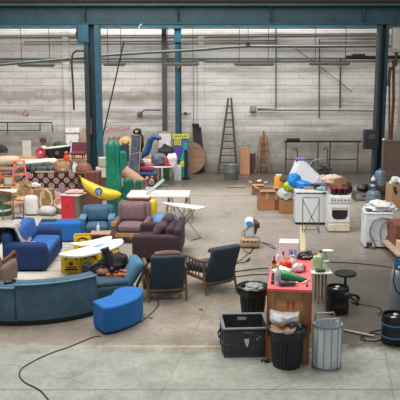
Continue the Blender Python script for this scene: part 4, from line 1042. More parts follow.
# red cabinet
q = G(72, 221.5); hh = hz(221.5, 196); t = thing('red_cabinet', 'red front cabinet with grey side standing before the patterned rug', 'cabinet', (q.x + .02, q.y + .24, 0), -14)
MB().box((.0, 0, hh / 2), (.5, .46, hh)).build('carcass', mat('#6e6259', .7), t, .006); MB().box((-.07, -.24, hh / 2), (.37, .02, hh - .01)).build('door', mat('#c22330', .45, 0, .06, 4, .05), t, .006)
MB().box((-.0, 0, hh + .012), (.54, .52, .024)).build('top', WHITE_D, t, .004); MB().box((-.08, -.256, hh * .6), (.12, .012, .02)).build('handle', mat('#8c1a24', .4), t)
m = MB(); m.blob((0, 0, .05), (.46, .34, .12), .25, 1.8, 3, flat=-.05); tag(m.build('pink_cushion', mat('#d9a8a6', .85, 0, .12, 6, .3)), 'pale pink cushion lying on top of the red cabinet', 'cushion', (q.x + .05, q.y + .26, hh + .026), 10)

# patterned rug hung over a trestle table
g = N('medallion_rug'); co = g.coord(); sp_ = g.n('ShaderNodeSeparateXYZ'); g.l(co, sp_.inputs[0])
cb = g.n('ShaderNodeCombineXYZ'); g.l(sp_.outputs[0], cb.inputs[0]); g.l(g.math('SUBTRACT', sp_.outputs[2], sp_.outputs[1]), cb.inputs[1])
vv = g.n('ShaderNodeTexVoronoi', voronoi_dimensions='2D'); vv.inputs['Randomness'].default_value = 0; vv.inputs['Scale'].default_value = 4.3
g.l(g.mapping(cb.outputs[0], (1, 1, 1), rot=(0, 0, R(45))), vv.inputs['Vector']); d = vv.outputs['Distance']
k = g.mix(g.ramp(d, .40, .36), '#3a1c20', '#c8b0a2'); k = g.mix(g.ramp(d, .28, .25), k, '#6a4440'); k = g.mix(g.ramp(d, .16, .12), k, '#d6c3b4'); k = g.mix(g.ramp(d, .07, .05), k, '#5a2a2c')
k = g.mix(g.math('MULTIPLY', g.ramp(g.noise(co, 22, 4), .45, .7), .55), k, '#4a2a2a'); g.bump(g.noise(co, 90, 2), .3, .006)
RUG = g.out(k, .95)
YR = 22.6; xl, xr = W(20, 185, YR).x, W(82, 185, YR).x; zt_ = W(50, 174, YR).z; zl = W(50, 197, YR).z
def table(name, label, x, y, w, d, h, top, leg, rz=0, th=.04):
    t = thing(name, label, 'table', (x, y, 0), rz)
    MB().box((0, 0, h - th / 2), (w, d, th)).build('tabletop', top, t, .004)
    for sx in (-1, 1):
        for sy in (-1, 1): MB().box((sx * (w / 2 - .08), sy * (d / 2 - .08), (h - th) / 2), (.05, .05, h - th)).build('leg', leg, t)
    return t
table('trestle_table', 'wooden table under the maroon medallion rug', (xl + xr) / 2, YR + .55, xr - xl - .06, .92, zt_ - .02, W_PINE, W_PINE)
m = MB(); HR = zt_ - max(.08, zl)
def rug(a, b):
    s_ = b * (1.0 + HR); x = xl + (xr - xl) * a - (xl + xr) / 2
    fold = .025 * math.sin(a * 19) + .03 * noise.noise((a * 6, 0, 2))
    if s_ < HR: return (x, .05 - .05 + fold * (1 - s_ / HR) - .0, zt_ - HR + s_)
    return (x, (s_ - HR) + .0, zt_ + .012 + .01 * noise.noise((a * 8, s_ * 5, 0)))
m.sheet(rug, 50, 24, .012)
tag(m.build('medallion_rug', RUG), 'maroon rug with pale medallions hanging over the table behind the red cabinet', 'rug', ((xl + xr) / 2, YR + .05, 0))
TZ = zt_ + .03
def onr(u, v, dz=0): q = G(u, v, TZ); return Vector((q.x, max(YR + .16, min(q.y, YR + .95)), TZ + dz))
# rolled mats and bags on the rug table
def roll(name, label, cat, a, b, r, ma, cap=None, flat=1.0):
    A, B = Vector(a), Vector(b); C = (A + B) / 2; t = thing(name, label, cat, C); D = B - A; u_ = D.normalized()
    n = 9; P = [A - C + D * k / (n - 1) for k in range(n)]
    MB().tube([-D / 2 - u_ * r * .25] + P + [D / 2 + u_ * r * .25], [r * .6] + [r * (1 + .05 * math.sin(k * 2.3)) for k in range(n)] + [r * .6], 14).build('roll', ma, t, ang=60)
    for k in (2, 6):
        MB().tube([P[k] + Vector((0, 0, 0)) - u_ * .02, P[k] + u_ * .02], r * 1.06, 14).build('strap', cap or BLACK, t)
    return t
def at(u, v, Y): return W(u, v, Y)
GRM = mat('#5b6663', .7, 0, .2, 5, .3); GRM2 = mat('#44504f', .7, 0, .2, 5, .3)
roll('rolled_mat', 'grey green rolled mat lying nearest on the rug table', 'rolled mat', (at(31, 170, 22.75)), (at(54, 168.5, 22.75)), .10, mat('#435052', .6, 0, .2, 5, .3))
roll('rolled_mat', 'darker green rolled mat second in the heap on the rug table', 'rolled mat', (at(25, 167.5, 23.05)), (at(50, 165, 23.05)), .11, GRM2)
roll('rolled_mat', 'dark olive rolled mat lowest behind the others on the rug table', 'rolled mat', (at(21, 171, 23.25)), (at(46, 168.5, 23.25)), .12, mat('#4b4a44', .7, 0, .2, 5, .3))
m = MB(); m.rbox((0, 0, 0), (1.25, .5, .16), .075, 5, (.02, .02, .03), warp=lambda q: (q.x, q.y, q.z + .07 * (q.x / .6) ** 2 * (1 if q.x < 0 else -.3))); p = at(37, 162.5, 23.5)
tag(m.build('mattress', mat('#d8cfbf', .85, 0, .08, 5, .2)), 'cream thin mattress curling on top of the green rolled mats', 'mattress', p, rot=(0, R(-6), 0))
t = thing('tan_bag', 'tan canvas bag with pale label on the rug table', 'bag', onr(62.5, 173), 6)
MB().rbox((0, 0, .17), (.46, .26, .34), .09, 5, (0, .03, .02), rot=(0, .05, 0)).build('body', mat('#a98a63', .85, 0, .15, 6, .3), t); MB().box((0, -.152, .14), (.1, .012, .1)).build('label', WHITE, t); MB().tube([(-.12, -.1, .3), (-.08, -.12, .4), (.08, -.12, .4), (.12, -.1, .3)], .018, 8).build('handle', mat('#8f724e', .8), t)
m = MB(); m.box((0, 0, .03), (.6, .2, .06)); tag(m.build('timber_offcut', W_PALE, None, .006), 'pale timber plank lying along the front of the rug table', 'plank', onr(42, 174.5), 3)
bottle('white_canister', 'white plastic canister beside the tan bag on the rug table', onr(72.5, 174), .33, .075, WHITE, WHITE, neck=.5)
bottle('blue_bottle', 'small dark blue capped bottle behind the white canister on the rug table', onr(70, 169.5), .3, .05, mat('#2c3f6b', .4), REDP)
bottle('white_bottle', 'slim white bottle with blue cap near the lampshade on the rug table', onr(76.5, 171), .3, .05, WHITE, mat('#2f4d8a', .4))
t = thing('orange_figure', 'orange plastic figure standing behind the bottles on the stall', 'figurine', onr(71, 166) + Vector((0, -.0, 0))); OR = mat('#d8532b', .5)
MB().lathe([(0, 0), (.09, 0), (.1, .05), (.06, .12), (.07, .25), (.1, .38), (.06, .46), (0, .48)], 14).build('body', OR, t); MB().tube([(-.14, 0, .22), (-.06, 0, .34), (.06, 0, .34), (.14, 0, .26)], .03, 8).build('arm', OR, t)
MB().lathe([(0, .47), (.06, .49), (.065, .55), (0, .61)], 12).build('head', OR, t)
m = MB(); m.lathe([(0, 0), (.05, 0), (.16, .32), (.13, .33), (0, .33)], 4); t = thing('yellow_cone', 'small orange and yellow flag-like cone at the end of the rolled mats', 'cone', onr(54.5, 172))
MB().lathe([(0, 0), (.09, 0), (.07, .03), (.03, .3), (0, .31)], 14).build('cone', mat('#e0542a', .5), t); MB().lathe([(.062, .1), (.066, .1), (.054, .18), (.05, .18)], 14).build('stripe', mat('#e6c52e', .5), t)
t = thing('lampshade', 'brown fabric lampshade on a dark box beside the teal column', 'lampshade', W(84, 172, 22.4)); 
MB().lathe([(.14, .0), (.22, .0), (.25, .03), (.26, .12), (.2, .24), (.1, .28), (0, .285), (0, .27)], 8).build('shade', mat('#8f5f49', .8, 0, .15, 6, .3), t); MB().lathe([(.22, -.01), (.235, -.01), (.235, .02), (.22, .02)], 8).build('trim', mat('#b58a6f', .8), t)
p = W(84, 172, 22.4); zz = p.z - .002
t = thing('dark_box', 'dark speaker-like box under the brown lampshade by the column', 'box', (p.x, 22.4, 0)); MB().box((0, 0, zz / 2), (.36, .36, zz)).build('body', mat('#4c3a33', .7), t, .006); MB().box((0, -.185, zz - .16), (.26, .012, .24)).build('grille', BLACK, t)

# further table with the tub, doll, maroon chair
TB = .92
t = table('trestle_table', 'long bare table behind the rug stall carrying the oval tub', W(42, 160, 25.2).x, 25.25, 3.5, 1.3, TB, W_PINE, W_PINE)
def onb(u, v): q = G(u, v, TB); return Vector((q.x, q.y, TB + .002))
q = W(58.5, 157.5, 25.1); t = thing('oval_tub', 'dark oval tub with cream rim on the table behind the rug stall', 'tub', (q.x, 25.15, TB + .002), 6, rot=(R(-2), R(-6), R(6)))
MB().lathe([(0, 0), (.30, 0), (.4, .1), (.47, .36), (.46, .37), (0, .3)], 36, sy=.7).build('body', mat('#23282b', .5), t); MB().lathe([(.0, .36), (.45, .365), (.49, .37), (.49, .40), (.44, .405), (0, .39)], 36, sy=.7).build('lid', mat('#d8d3bd', .6), t)
m = MB(); m.lathe([(.03, -.006), (.06, -.006), (.06, .006), (.03, .006)], 18, T=Matrix.Translation((0, -.325, .2)) @ UP); m.build('ring_emblem', STEEL, t)
m = MB(); m.blob((0, 0, .24), (.6, .26, .54), .25, 2, 7, flat=-.24); tag(m.build('green_tarp', mat('#22463a', .6, 0, .2, 6, .3)), 'dark green folded tarpaulin behind the cream rimmed tub', 'tarpaulin', Vector((W(60, 153, 25.72).x, 25.74, TB + .002)))
MRN = mat('#6d1f38', .6, 0, .15, 6, .2)
q = onb(79, 160); t = thing('maroon_chair', 'maroon folding stadium chair on the table beside the teal column', 'chair', (W(79, 157, 25.0).x, 25.0, TB + .002), 0)
MB().box((0, .1, .36), (.52, .06, .40), (-.25, 0, 0)).build('backrest', MRN, t, .015); MB().box((0, -.12, .2), (.5, .4, .08), (.1, 0, 0)).build('seat', MRN, t, .015)
for sx in (-.17, .17):
    for sy in (-.28, .08): MB().cyl((sx, sy, 0), (sx, sy, .2), .015).build('leg', BLACK, t)
# doll
t = thing('doll', 'doll with brown hair and white shirt sitting behind the tub', 'doll', (W(43.5, 152, 25.7).x, 25.72, TB + .002)); SK = mat('#8a5c42', .6)
MB().lathe([(0, 0), (.15, 0), (.17, .12), (.14, .3), (.06, .36), (.04, .42), (0, .42)], 16).build('torso', mat('#d6d5d3', .8), t)
MB().blob((0, 0, .5), (.2, .2, .24), .03, n=12).build('head', SK, t); MB().blob((0, .02, .56), (.25, .24, .2), .2, n=12).build('hair', mat('#4a3020', .8), t)
for sx in (-1, 1): MB().tube([(sx * .1, 0, .3), (sx * .2, -.05, .2), (sx * .17, -.16, .1)], [.045, .04, .035], 8).build('arm', SK, t); MB().tube([(sx * .08, -.1, .07), (sx * .11, -.3, .06)], [.06, .05], 8).build('leg', mat('#d2a24a', .7), t)
t = thing('red_drum', 'round red toy with pale centre beside the doll', 'toy', (W(41, 157, 25.0).x, 25.0, TB + .2)); MB(Matrix.Rotation(R(75), 4, 'X')).lathe([(0, .0), (.06, .02), (.09, .07), (.17, .08), (.19, .03), (.17, -.04), (0, -.05)], 22).build('body', mat('#b52f4b', .5), t)
MB(Matrix.Rotation(R(75), 4, 'X')).lathe([(0, .03), (.05, .04), (.06, .06), (0, .075)], 16).build('centre', mat('#d99aa0', .5), t)
m = MB(); m.box((0, 0, .29), (.30, .03, .58), (-.06, 0, 0)); tag(m.build('white_board', WHITE_D, None, .006), 'plain white panel standing on the back table near the beige cushions', 'panel', onb(26.5, 157.3) + Vector((0, .1, 0)))
lump('dark_bundle', 'dark bundle at the picture edge behind the beige cushions', 'bundle', onb(2, 156), (.45, .4, .42), mat('#2d2624', .8), 4, .3)
# beige cushions on the left
BEI = mat('#bba68e', .9, 0, .12, 5, .3); BEI2 = mat('#a8937c', .9, 0, .12, 5, .3)
q = W(8, 168, 24.0); TL = W(8, 170, 24.0).z
t = table('trestle_table', 'low table under the beige cushions behind the salmon step ladder', W(7, 168, 24).x, 23.95, 1.4, .8, TL, W_PINE, W_PINE)
for k, (u, v, w_, h_, ma, lab, ry) in enumerate(((6, 169, 1.15, .15, BEI2, 'lowest beige sofa cushion of the heap behind the salmon ladder', 3), (4, 163.4, .95, .22, mat('#c2ad94', .9, 0, .12, 5, .3), 'plump beige sofa cushion on top of the heap behind the salmon ladder', -4))):
    m = MB(); m.rbox((0, 0, h_ / 2), (w_, .7, h_), .09, 6, (.02, .02, .03 + .04 * k), warp=(lambda q: q)); p = W(u, v, 24.0); tag(m.build('beige_cushion', ma), lab, 'cushion', (p.x, 23.95, TL + .005 + (0, .19)[k]), rot=(0, R(ry), 0))
m = MB(); m.rbox((0, 0, .1), (.5, .25, .2), .09, 5, (0, 0, .03)); p = W(2, 157, 24.1); tag(m.build('brown_cushion', mat('#6d5647', .9)), 'brown bolster lying behind the plump beige cushion at the edge', 'cushion', (p.x, 24.2, p.z - .1))

# salmon step ladder and things around it
SAL = mat('#e2765f', .55, 0, .12, 5, .1)
def step_ladder(t, w0, w1, H, d, ma, nst, thick=.045):
    for sx in (-1, 1):
        MB().tube([(sx * w0 / 2, -d / 2, 0), (sx * w1 / 2, 0, H)], thick * .55, 6).build('rail', ma, t); MB().tube([(sx * w0 / 2, d / 2, 0), (sx * w1 / 2, 0.02, H)], thick * .5, 6).build('rear_leg', ma, t)
    for k in range(nst):
        f = (k + .7) / nst * .95; w = w0 + (w1 - w0) * f; MB().box((0, -d / 2 * (1 - f), H * f), (w, .09, .035)).build('step', ma, t, .004)
    MB().box((0, .01, H + .01), (w1 + .08, .16, .035)).build('top_cap', ma, t, .004)
q = G(19, 206); t = thing('step_ladder', 'salmon pink wooden step ladder standing among the boxes', 'ladder', (q.x, q.y + .25, 0), 12); step_ladder(t, .64, .26, hz(204, 161), .7, SAL, 5)
q = G(30, 216); t = thing('appliance_box', 'white rounded upright case standing beside the salmon step ladder', 'case', (q.x + .02, q.y + .12, 0), -3)
hh = hz(216, 196.5); MB().rbox((0, 0, hh / 2 + .01), (.36, .2, hh - .01), .07, 5, (.01, .01, .01)).build('body', mat('#dedbd8', .5, 0, .05, 4, .05), t); MB().box((-.06, -.11, hh * .6), (.07, .01, .015)).build('latch', mat('#a09c98', .5), t); MB().box((0, 0, .012), (.3, .18, .024)).build('foot', BLACK, t)
def carton(label, p, w, d, h, rz=0, ma=None, flaps=True, tape=True, group=None):
    t = thing('cardboard_box', label, 'box', p, rz, group); ma = ma or CARD; T0 = .012
    MB().box((0, 0, T0 / 2), (w, d, T0)).build('bottom', ma, t)
    for sx in (-1, 1): MB().box((sx * (w / 2 - T0 / 2), 0, h / 2), (T0, d, h)).build('side', ma, t)
    for sy in (-1, 1): MB().box((0, sy * (d / 2 - T0 / 2), h / 2), (w - 2 * T0, T0, h)).build('side', ma, t)
    if flaps:
        for sx in (-1, 1): MB().box((sx * (w / 2 + w * .12), 0, h + .03), (w * .28, d * .96, .008), (0, sx * -.25, 0)).build('flap', CARD_L, t)
        for sy in (-1, 1): MB().box((0, sy * (d / 2 + d * .1), h - .03), (w * .96, d * .26, .008), (sy * -.5, 0, 0)).build('flap', CARD_L, t)
    else:
        for sy in (-1, 1): MB().box((0, sy * d / 4, h + .004), (w, d / 2 - .003, .008)).build('flap', ma, t)
    if tape: MB().box((0, -d / 2 - .003, h * .78), (.06, .006, h * .44)).build('tape', TAPE, t)
    return t
q = G(42, 210); carton('plain brown cardboard box standing behind the grey vacuum cleaner', (q.x, q.y + .42, 0), .52, .4, hz(205, 187), 3, mat('#957253', .85, 0, .1, 5, .1), False)
q = G(29, 208); carton('smaller brown cardboard box behind the white rounded case', (q.x + .1, q.y + .3, 0), .44, .36, hz(206, 188), -4, CARD, False)
# vacuum cleaner
q = G(46.5, 216.5); t = thing('vacuum_cleaner', 'grey white vacuum cleaner with looped beige hose on the floor', 'vacuum cleaner', (q.x, q.y + .2, 0), -12)
MB().rbox((0, 0, .13), (.42, .3, .2), .08, 5, (.02, .02, .03)).build('body', mat('#c7c3bf', .4), t); MB().rbox((0, 0, .04), (.46, .33, .06), .025, 4).build('bumper', mat('#6f6a66', .5), t)
MB().tube([(.08, 0, .2), (.14, .0, .4), (.08, .02, .62), (-.06, .02, .72), (-.16, 0, .62), (-.2, -.03, .4), (-.16, -.05, .2)], .03, 8).build('hose', mat('#c3b191', .5), t)
for sx in (-1, 1): MB().cyl((sx * .2 - .01, .06, .06), (sx * .2 + .02, .06, .06), .06, n=14).build('wheel', mat('#4b4744', .5), t)
# pink shell chair
q = G(57, 214); t = thing('shell_chair', 'pale pink shell-shaped seat lying beside the red cabinet', 'seat', (q.x + .1, q.y + .3, .0), 25, rot=(R(35), 0, R(30)))
MB().lathe([(0, 0), (.12, .01), (.22, .07), (.29, .2), (.31, .36), (.29, .36), (.27, .2), (.2, .09), (0, .03)], 28, sy=.8).build('shell', mat('#d6aaa2', .55), t); MB().lathe([(0, .04), (.19, .1), (.22, .16), (0, .14)], 24, sy=.8).build('pad', mat('#e3c7be', .8), t)
lump('pink_blanket', 'dusty pink blanket heap between vacuum cleaner and red cabinet', 'blanket', G(53, 207) + Vector((0, .4, 0)), (.5, .45, .42), mat('#a98684', .9, 0, .2, 6, .4), 17, .35)
lump('grey_cloth_heap', 'heap of mauve cloth below the hanging rug beside the cabinet', 'cloth', G(60, 203) + Vector((0, .3, 0)), (.6, .45, .45), mat('#7b6468', .9, 0, .25, 7, .4), 23, .35)

# wooden chairs and low things at the far left
def side_chair(label, p, rz, ma, cloth, H=.86, sh=.45, w=.4):
    t = thing('wooden_chair', label, 'chair', p, rz); a = w / 2 - .02
    MB().rbox((0, 0, sh), (w, w, .05), .02, 4).build('seat', cloth, t)
    for sx in (-1, 1):
        MB().tube([(sx * a, -a, 0), (sx * a, -a, sh)], .017, 7).build('leg', ma, t); MB().tube([(sx * a, a + .05, 0), (sx * a, a, sh), (sx * a * .98, a + .09, H)], .017, 7).build('leg', ma, t)
        MB().tube([(sx * a, -a, .2), (sx * a, a + .03, .2)], .01, 6).build('stretcher', ma, t)
    MB().box((0, a + .08, H - .05), (w, .025, .1), (-.2, 0, 0)).build('back_rail', ma, t, .008)
    for k in range(3): MB().tube([(-.1 + .1 * k, a + .01, sh), (-.1 + .1 * k, a + .075, H - .08)], .009, 6).build('spindle', ma, t)
    return t
q = G(12, 221); side_chair('wooden chair with reddish seat nearest beside the blue sofa', (q.x, q.y + .22, 0), 150, wood('#8a5a40'), mat('#b58478', .8), .8)
q = G(20, 216); side_chair('light wooden spindle chair behind the reddish seated chair', (q.x - .02, q.y + .25, 0), -20, wood('#a6855a'), W_PALE, .9)
q = G(3, 217); t = thing('green_drum', 'dark green barrel at the picture edge behind the wooden chairs', 'barrel', (q.x - .12, q.y + .32, 0)); GD = mat('#1d5a40', .5)
hh = hz(217, 194); MB().lathe([(0, 0), (.27, 0), (.28, .04), (.28, hh * .33), (.29, hh * .35), (.28, hh * .37), (.28, hh * .66), (.29, hh * .68), (.28, hh * .7), (.28, hh), (0, hh)], 30).build('body', GD, t); MB().lathe([(.278, hh * .2), (.284, hh * .2), (.284, hh * .3), (.278, hh * .3)], 30).build('label', WHITE, t)
t = thing('white_tray', 'white flat tray lying on the dark green barrel', 'tray', (q.x - .05, q.y + .32, hh + .002), 8); MB().box((0, 0, .02), (.75, .5, .04)).build('tray', WHITE_D, t, .012)
# small framed pictures and a triangular pennant stall behind
q = G(6, 203); t = thing('wooden_crate', 'open wooden crate behind the green barrel with small frames on it', 'crate', (q.x, q.y + .35, 0), 4); hh = hz(203, 187)
for sx in (-1, 1): MB().box((sx * .42, 0, hh / 2), (.03, .5, hh)).build('side', W_PALE, t)
for sy in (-1, 1):
    for k in range(3): MB().box((0, sy * .25, hh * (.18 + .3 * k)), (.87, .025, hh * .2)).build('slat', W_PALE, t)
MB().box((0, 0, hh - .01), (.9, .54, .02)).build('top', W_PALE, t)
oc = t.location
def frame(label, p, w, h, border, pic, rx=-8, rz=0):
    t = thing('picture_frame', label, 'picture', p, 0, rot=(R(rx), 0, R(rz)))
    for sx in (-1, 1): MB().box((sx * (w / 2 - .02), 0, h / 2), (.04, .03, h)).build('frame_bar', border, t)
    for z in (.02, h - .02): MB().box((0, 0, z), (w - .08, .03, .04)).build('frame_bar', border, t)
    MB().box((0, .005, h / 2), (w - .07, .012, h - .07)).build('picture', pic, t); return t
frame('small wood framed picture with pale print on the open crate', oc + Vector((.06, -.1, hh)), .36, .3, wood('#8d6a4a'), mat('#b9bfa9', .6), -10, 4)
t = thing('pennant', 'triangular flag in yellow, red and blue standing behind the small frame', 'flag', oc + Vector((-.05, .18, hh)), -6)
FLW = .5; m = MB(); m.prism([(-.25, .22), (.25, .42), (.12, .1)], -.006, .006, UP); m.build('cloth', mat('#d98b2b', .7), t); m = MB(); m.prism([(-.05, .30), (.25, .42), (.19, .27)], -.008, .008, UP); m.build('blue_field', mat('#2f3f8f', .7), t)
m = MB(); m.prism([(-.02, .22), (.17, .24), (.13, .14)], -.009, .009, UP); m.build('red_field', mat('#b8322f', .7), t); MB().cyl((.24, 0, 0), (.25, 0, .45), .014).build('pole', W_PINE, t); MB().cyl((.1, 0, 0), (.12, 0, .12), .012).build('prop', W_PINE, t); MB().cyl((-.25, 0, 0), (-.25, 0, .24), .012).build('prop', W_PINE, t)
lump('orange_bag', 'orange cloth bundle at the picture edge beside the pennant', 'bundle', oc + Vector((-.34, .12, hh)), (.22, .3, .4), mat('#c9603f', .8), 5, .3)
# ------------------------------------------------------------------ centre back: boards, bike table, tall ladder
def leanboard(name, label, cat, u, vb, vt, w, th, ma, tilt, Y, rz=0, bev=.006):
    p = W(u, vb, Y); H = W(u, vt, Y).z
    m = MB(); m.box((0, 0, H / 2), (w, th, H)); return tag(m.build(name, ma, None, bev), label, cat, (p.x, Y, 0), rot=(R(-tilt), 0, R(rz)))
def wpx(px, Y, v): return px / (F / (Y * cp + CH * sp))
# picture frame against the wall
p = W(72, 148, 27.3); H = W(72, 133, 27.3).z
t = thing('whiteboard', 'white framed picture board with a small sketch, standing by the wall', 'picture', (p.x, 27.3, 0), 0, rot=(R(-6), 0, 0))
w_ = wpx(14, 27.3, 140)
MB().box((0, 0, H / 2 + .4), (w_, .02, H - .8 + .4)).build('panel', mat('#e9e8e5', .5), t); m = MB()
for sx in (-1, 1): MB().box((sx * w_ / 2, -.01, H / 2 + .2), (.04, .04, H - .4)).build('frame_bar', wood('#a9927a'), t)
MB().box((0, -.01, H), (w_ + .04, .04, .04)).build('frame_bar', wood('#a9927a'), t)
m = MB(); m.tube([(-.12, -.016, H - .42), (-.04, -.016, H - .3), (.0, -.016, H - .4), (.1, -.016, H - .36), (.14, -.016, H - .42)], .008, 5); m.build('sketch', mat('#54514d', .7), t)
leanboard('wooden_plank', 'tall pale orange slat leaning on the wall beside the framed picture board', 'plank', 85.5, 172, 129, .16, .03, wood('#c99a74', .7), 3, 27.2)
# tapestry column and hats
p = G(133, 186); Yc = 23.7
x = W(133, 170, Yc).x; zt_ = W(133, 135, Yc).z
g = N('tapestry'); co = g.coord(); k = g.mix(g.ramp(g.noise(g.mapping(co, (3, 3, 1.5)), 3, 6, .7), .35, .65), '#2e3c55', '#5a6f8a'); k = g.mix(g.ramp(g.noise(co, 9, 4), .55, .68), k, '#8b7650'); g.bump(g.noise(co, 60, 2), .3, .01)
t = thing('rolled_tapestry', 'tall rolled blue patterned tapestry standing upright behind the cactus', 'rolled carpet', (x, Yc, 0), 0, rot=(R(-2), R(4), 0))
MB().lathe([(0, 0), (.15, 0), (.16, zt_ * .4), (.15, zt_ * .8), (.16, zt_), (.12, zt_ - .01), (0, zt_ - .02)], 24).build('roll', g.out(k, .95), t)
m = MB(); m.tube([(.14 * math.cos(a), .14 * math.sin(a), zt_ * .55 + .05 * a) for a in [k * .3 + 3.3 for k in range(9)]], .02, 6); MB().box((.15, -.06, zt_ / 2), (.03, .09, zt_ * .96)).build('edge_binding', mat('#b08f5a', .8), t); m.build('cord', mat('#b08f5a', .8), t)
MB().lathe([(0, zt_ - .02), (.13, zt_ - .02), (.13, zt_ + .02), (0, zt_ + .02)], 20).build('pale_core', CREAM, t)
x2 = W(125.5, 150, 23.9).x; zh = W(125, 142, 23.9).z
t = thing('coat_stand', 'dark stand with straw hat and blue scarves behind the cactus', 'coat stand', (x2, 24.1, 0)); MB().cyl((0, 0, 0), (0, 0, zh), .025).build('pole', BLACK, t); MB().lathe([(0, 0), (.22, 0), (.22, .03), (0, .05)], 20).build('base', BLACK, t)
for a in (0, 120, 240): MB().tube([(0, 0, zh - .15), (.12 * math.cos(R(a)), .12 * math.sin(R(a)), zh - .1), (.17 * math.cos(R(a)), .17 * math.sin(R(a)), zh - .02)], .014).build('hook', BLACK, t)
t = thing('straw_hat', 'straw hat with dark band hanging on the coat stand', 'hat', (x2, 23.98, zh - .02), 0, rot=(R(65), 0, 0))
MB().lathe([(0, .12), (.08, .12), (.11, .08), (.12, .02), (.22, 0), (.22, -.012), (.1, .0), (0, .0)], 24).build('straw', mat('#c2a06a', .8, 0, .15, 9, .3), t); MB().lathe([(.122, .02), (.126, .02), (.118, .06), (.114, .06)], 24).build('band', BLACK, t)
m = MB(); m.sheet(lambda a, b: (-.14 + .28 * a, -.14 + .03 * math.sin(9 * a) , zh - .1 - .55 * b), 12, 10, .01); tag(m.build('scarf', mat('#31465f', .85)), 'dark blue scarf hanging from the coat stand below the straw hat', 'scarf', (x2 - .02, 24.0, 0))
t = thing('toy_head', 'dark round cap with yellow badge on top of the rolled tapestry', 'hat', (x + .16, Yc + .05, zt_ + .0)); MB().blob((0, 0, .1), (.3, .28, .24), .1, n=12).build('crown', BLACKM, t); MB().lathe([(0, 0), (.05, 0), (.05, .015), (0, .02)], 14, T=Matrix.Translation((-.02, -.14, .12)) @ UP).build('badge', mat('#c9a62a', .5), t)
leanboard('white_board', 'white board standing behind the straw hat and the cactus arm', 'board', 125, 172, 146.5, .38, .03, WHITE, 4, 24.6)
leanboard('white_board', 'narrow white board between the rolled tapestry and the blue inflatable', 'board', 139, 172, 146, .16, .03, WHITE_D, 4, 24.7)
lump('black_coat', 'black coat hanging beside the rolled tapestry', 'coat', (W(139, 140, 24.3).x, 24.3, W(139, 152, 24.3).z), (.3, .25, .75), BLACKM, 3, .25)
t = thing('coat_post', 'dark slim post holding the black coat', 'post', (W(139.5, 140, 24.4).x, 24.46, 0)); MB().cyl((0, 0, 0), (0, 0, W(139, 137, 24.4).z), .025).build('pole', BLACK, t); MB().lathe([(0, 0), (.1, 0), (.1, .03), (0, .04)], 18).build('base', BLACK, t)
# big carpet roll slanting behind the cacti
PINK = mat('#a9836f', .9, 0, .15, 5, .3)
A, B = W(112, 163, 23.5), W(143, 184.5, 21.9)
t = thing('carpet_roll', 'long brownish pink carpet roll slanting down behind the cacti', 'rolled carpet', (A + B) / 2); D = B - A
MB().tube([-D / 2 + D * k / 8 for k in range(9)], [.2, .2, .2, .195, .195, .19, .19, .18, .17], 18).build('roll', PINK, t, ang=60)
u_ = D.normalized(); xx = u_.orthogonal().normalized(); yy = u_.cross(xx)
m = MB(); m.tube([D / 2 + u_ * .012 + (xx * math.cos(a) + yy * math.sin(a)) * (.02 + .011 * a) for a in [k * .5 for k in range(27)]], .012, 5); m.build('spiral_edge', mat('#8a6756', .9), t)
# low platform below the roll's upper end
t = thing('wooden_pallet', 'low wooden stack hidden behind the cactus holding the carpet roll', 'pallet', (W(112, 170, 23.5).x, 23.6, 0)); zz = A.z - .28
for k in range(4): MB().box((0, 0, zz * (k + .5) / 4), (.5, .5, zz / 4 - .02)).build('block', WR, t)
# patterned rug bundle and colourful boxes near roll end
m = MB(); m.rbox((0, 0, .2), (.72, .5, .4), .12, 5, (.02, .02, .05)); q = G(147, 190); tag(m.build('folded_rug', RUG), 'folded maroon medallion rug on the floor beside the carpet roll end', 'rug', (q.x, q.y + .5, 0), -6)
m = MB(); m.rbox((0, 0, .05), (.62, .4, .1), .045, 4, (0, 0, .03)); tag(m.build('folded_blanket', mat('#3d5a8c', .9, 0, .4, 14, .3)), 'folded blue and white blanket on top of the folded maroon rug', 'blanket', (q.x, q.y + .5, .45), 8)
m = MB(); m.rbox((0, 0, .06), (.5, .36, .12), .05, 4, (0, 0, .03)); tag(m.build('folded_cloth', mat('#7b2f45', .9, 0, .4, 12, .3)), 'folded dark red cloth topmost on the folded blanket', 'cloth', (q.x - .05, q.y + .5, .585), -5)
# long white trestle table
ht = .74; a, b = G(146, 197.5, ht), G(183, 197, ht); c = G(190, 188.5, ht)
TW = 1.62; t = thing('long_table', 'long white topped trestle table behind the mauve armchair', 'table', ((G(160, 193, ht)).x - .02, G(160, 193, ht).y, 0), -2)
MB().box((0, 0, ht - .02), (TW, .95, .04)).build('tabletop', mat('#e1dfda', .4, 0, .04, 4, .03), t, .006)
WT = wood('#b39a78')
for sx in (.28, .74, -.6):
    for sy in (-1, 1):
        MB().tube([(sx - .14, sy * .36, 0), (sx, sy * .3, ht - .04)], .018, 6).build('leg', WT, t); MB().tube([(sx + .14, sy * .36, 0), (sx, sy * .3, ht - .04)], .018, 6).build('leg', WT, t)
    MB().box((sx, 0, ht - .07), (.06, .7, .06)).build('bearer', WT, t); MB().box((sx, -.335, .32), (.18, .02, .03)).build('brace', WT, t)
t = thing('slanted_sign', 'pale green edged white card tilted on the long white table', 'card', G(146.5, 196, ht) + Vector((.02, .08, .002)), 0, rot=(R(0), R(-38), R(20)))
MB().box((.3, 0, .035), (.6, .035, .07)).build('panel', mat('#a9d0c4', .5), t); MB().box((.3, -.02, .035), (.5, .006, .04)).build('face', WHITE, t)
t = thing('wooden_bench_top', 'brown wooden box lid resting on the mauve armchair headrest', 'tray', (G(131, 244).x + .13, G(131, 244).y + .86, .875), -4); MB().box((0, 0, .03), (.55, .2, .06)).build('lid', W_RED, t, .01); MB().box((0, -.0, .075), (.5, .16, .03)).build('cover', WHITE_D, t)
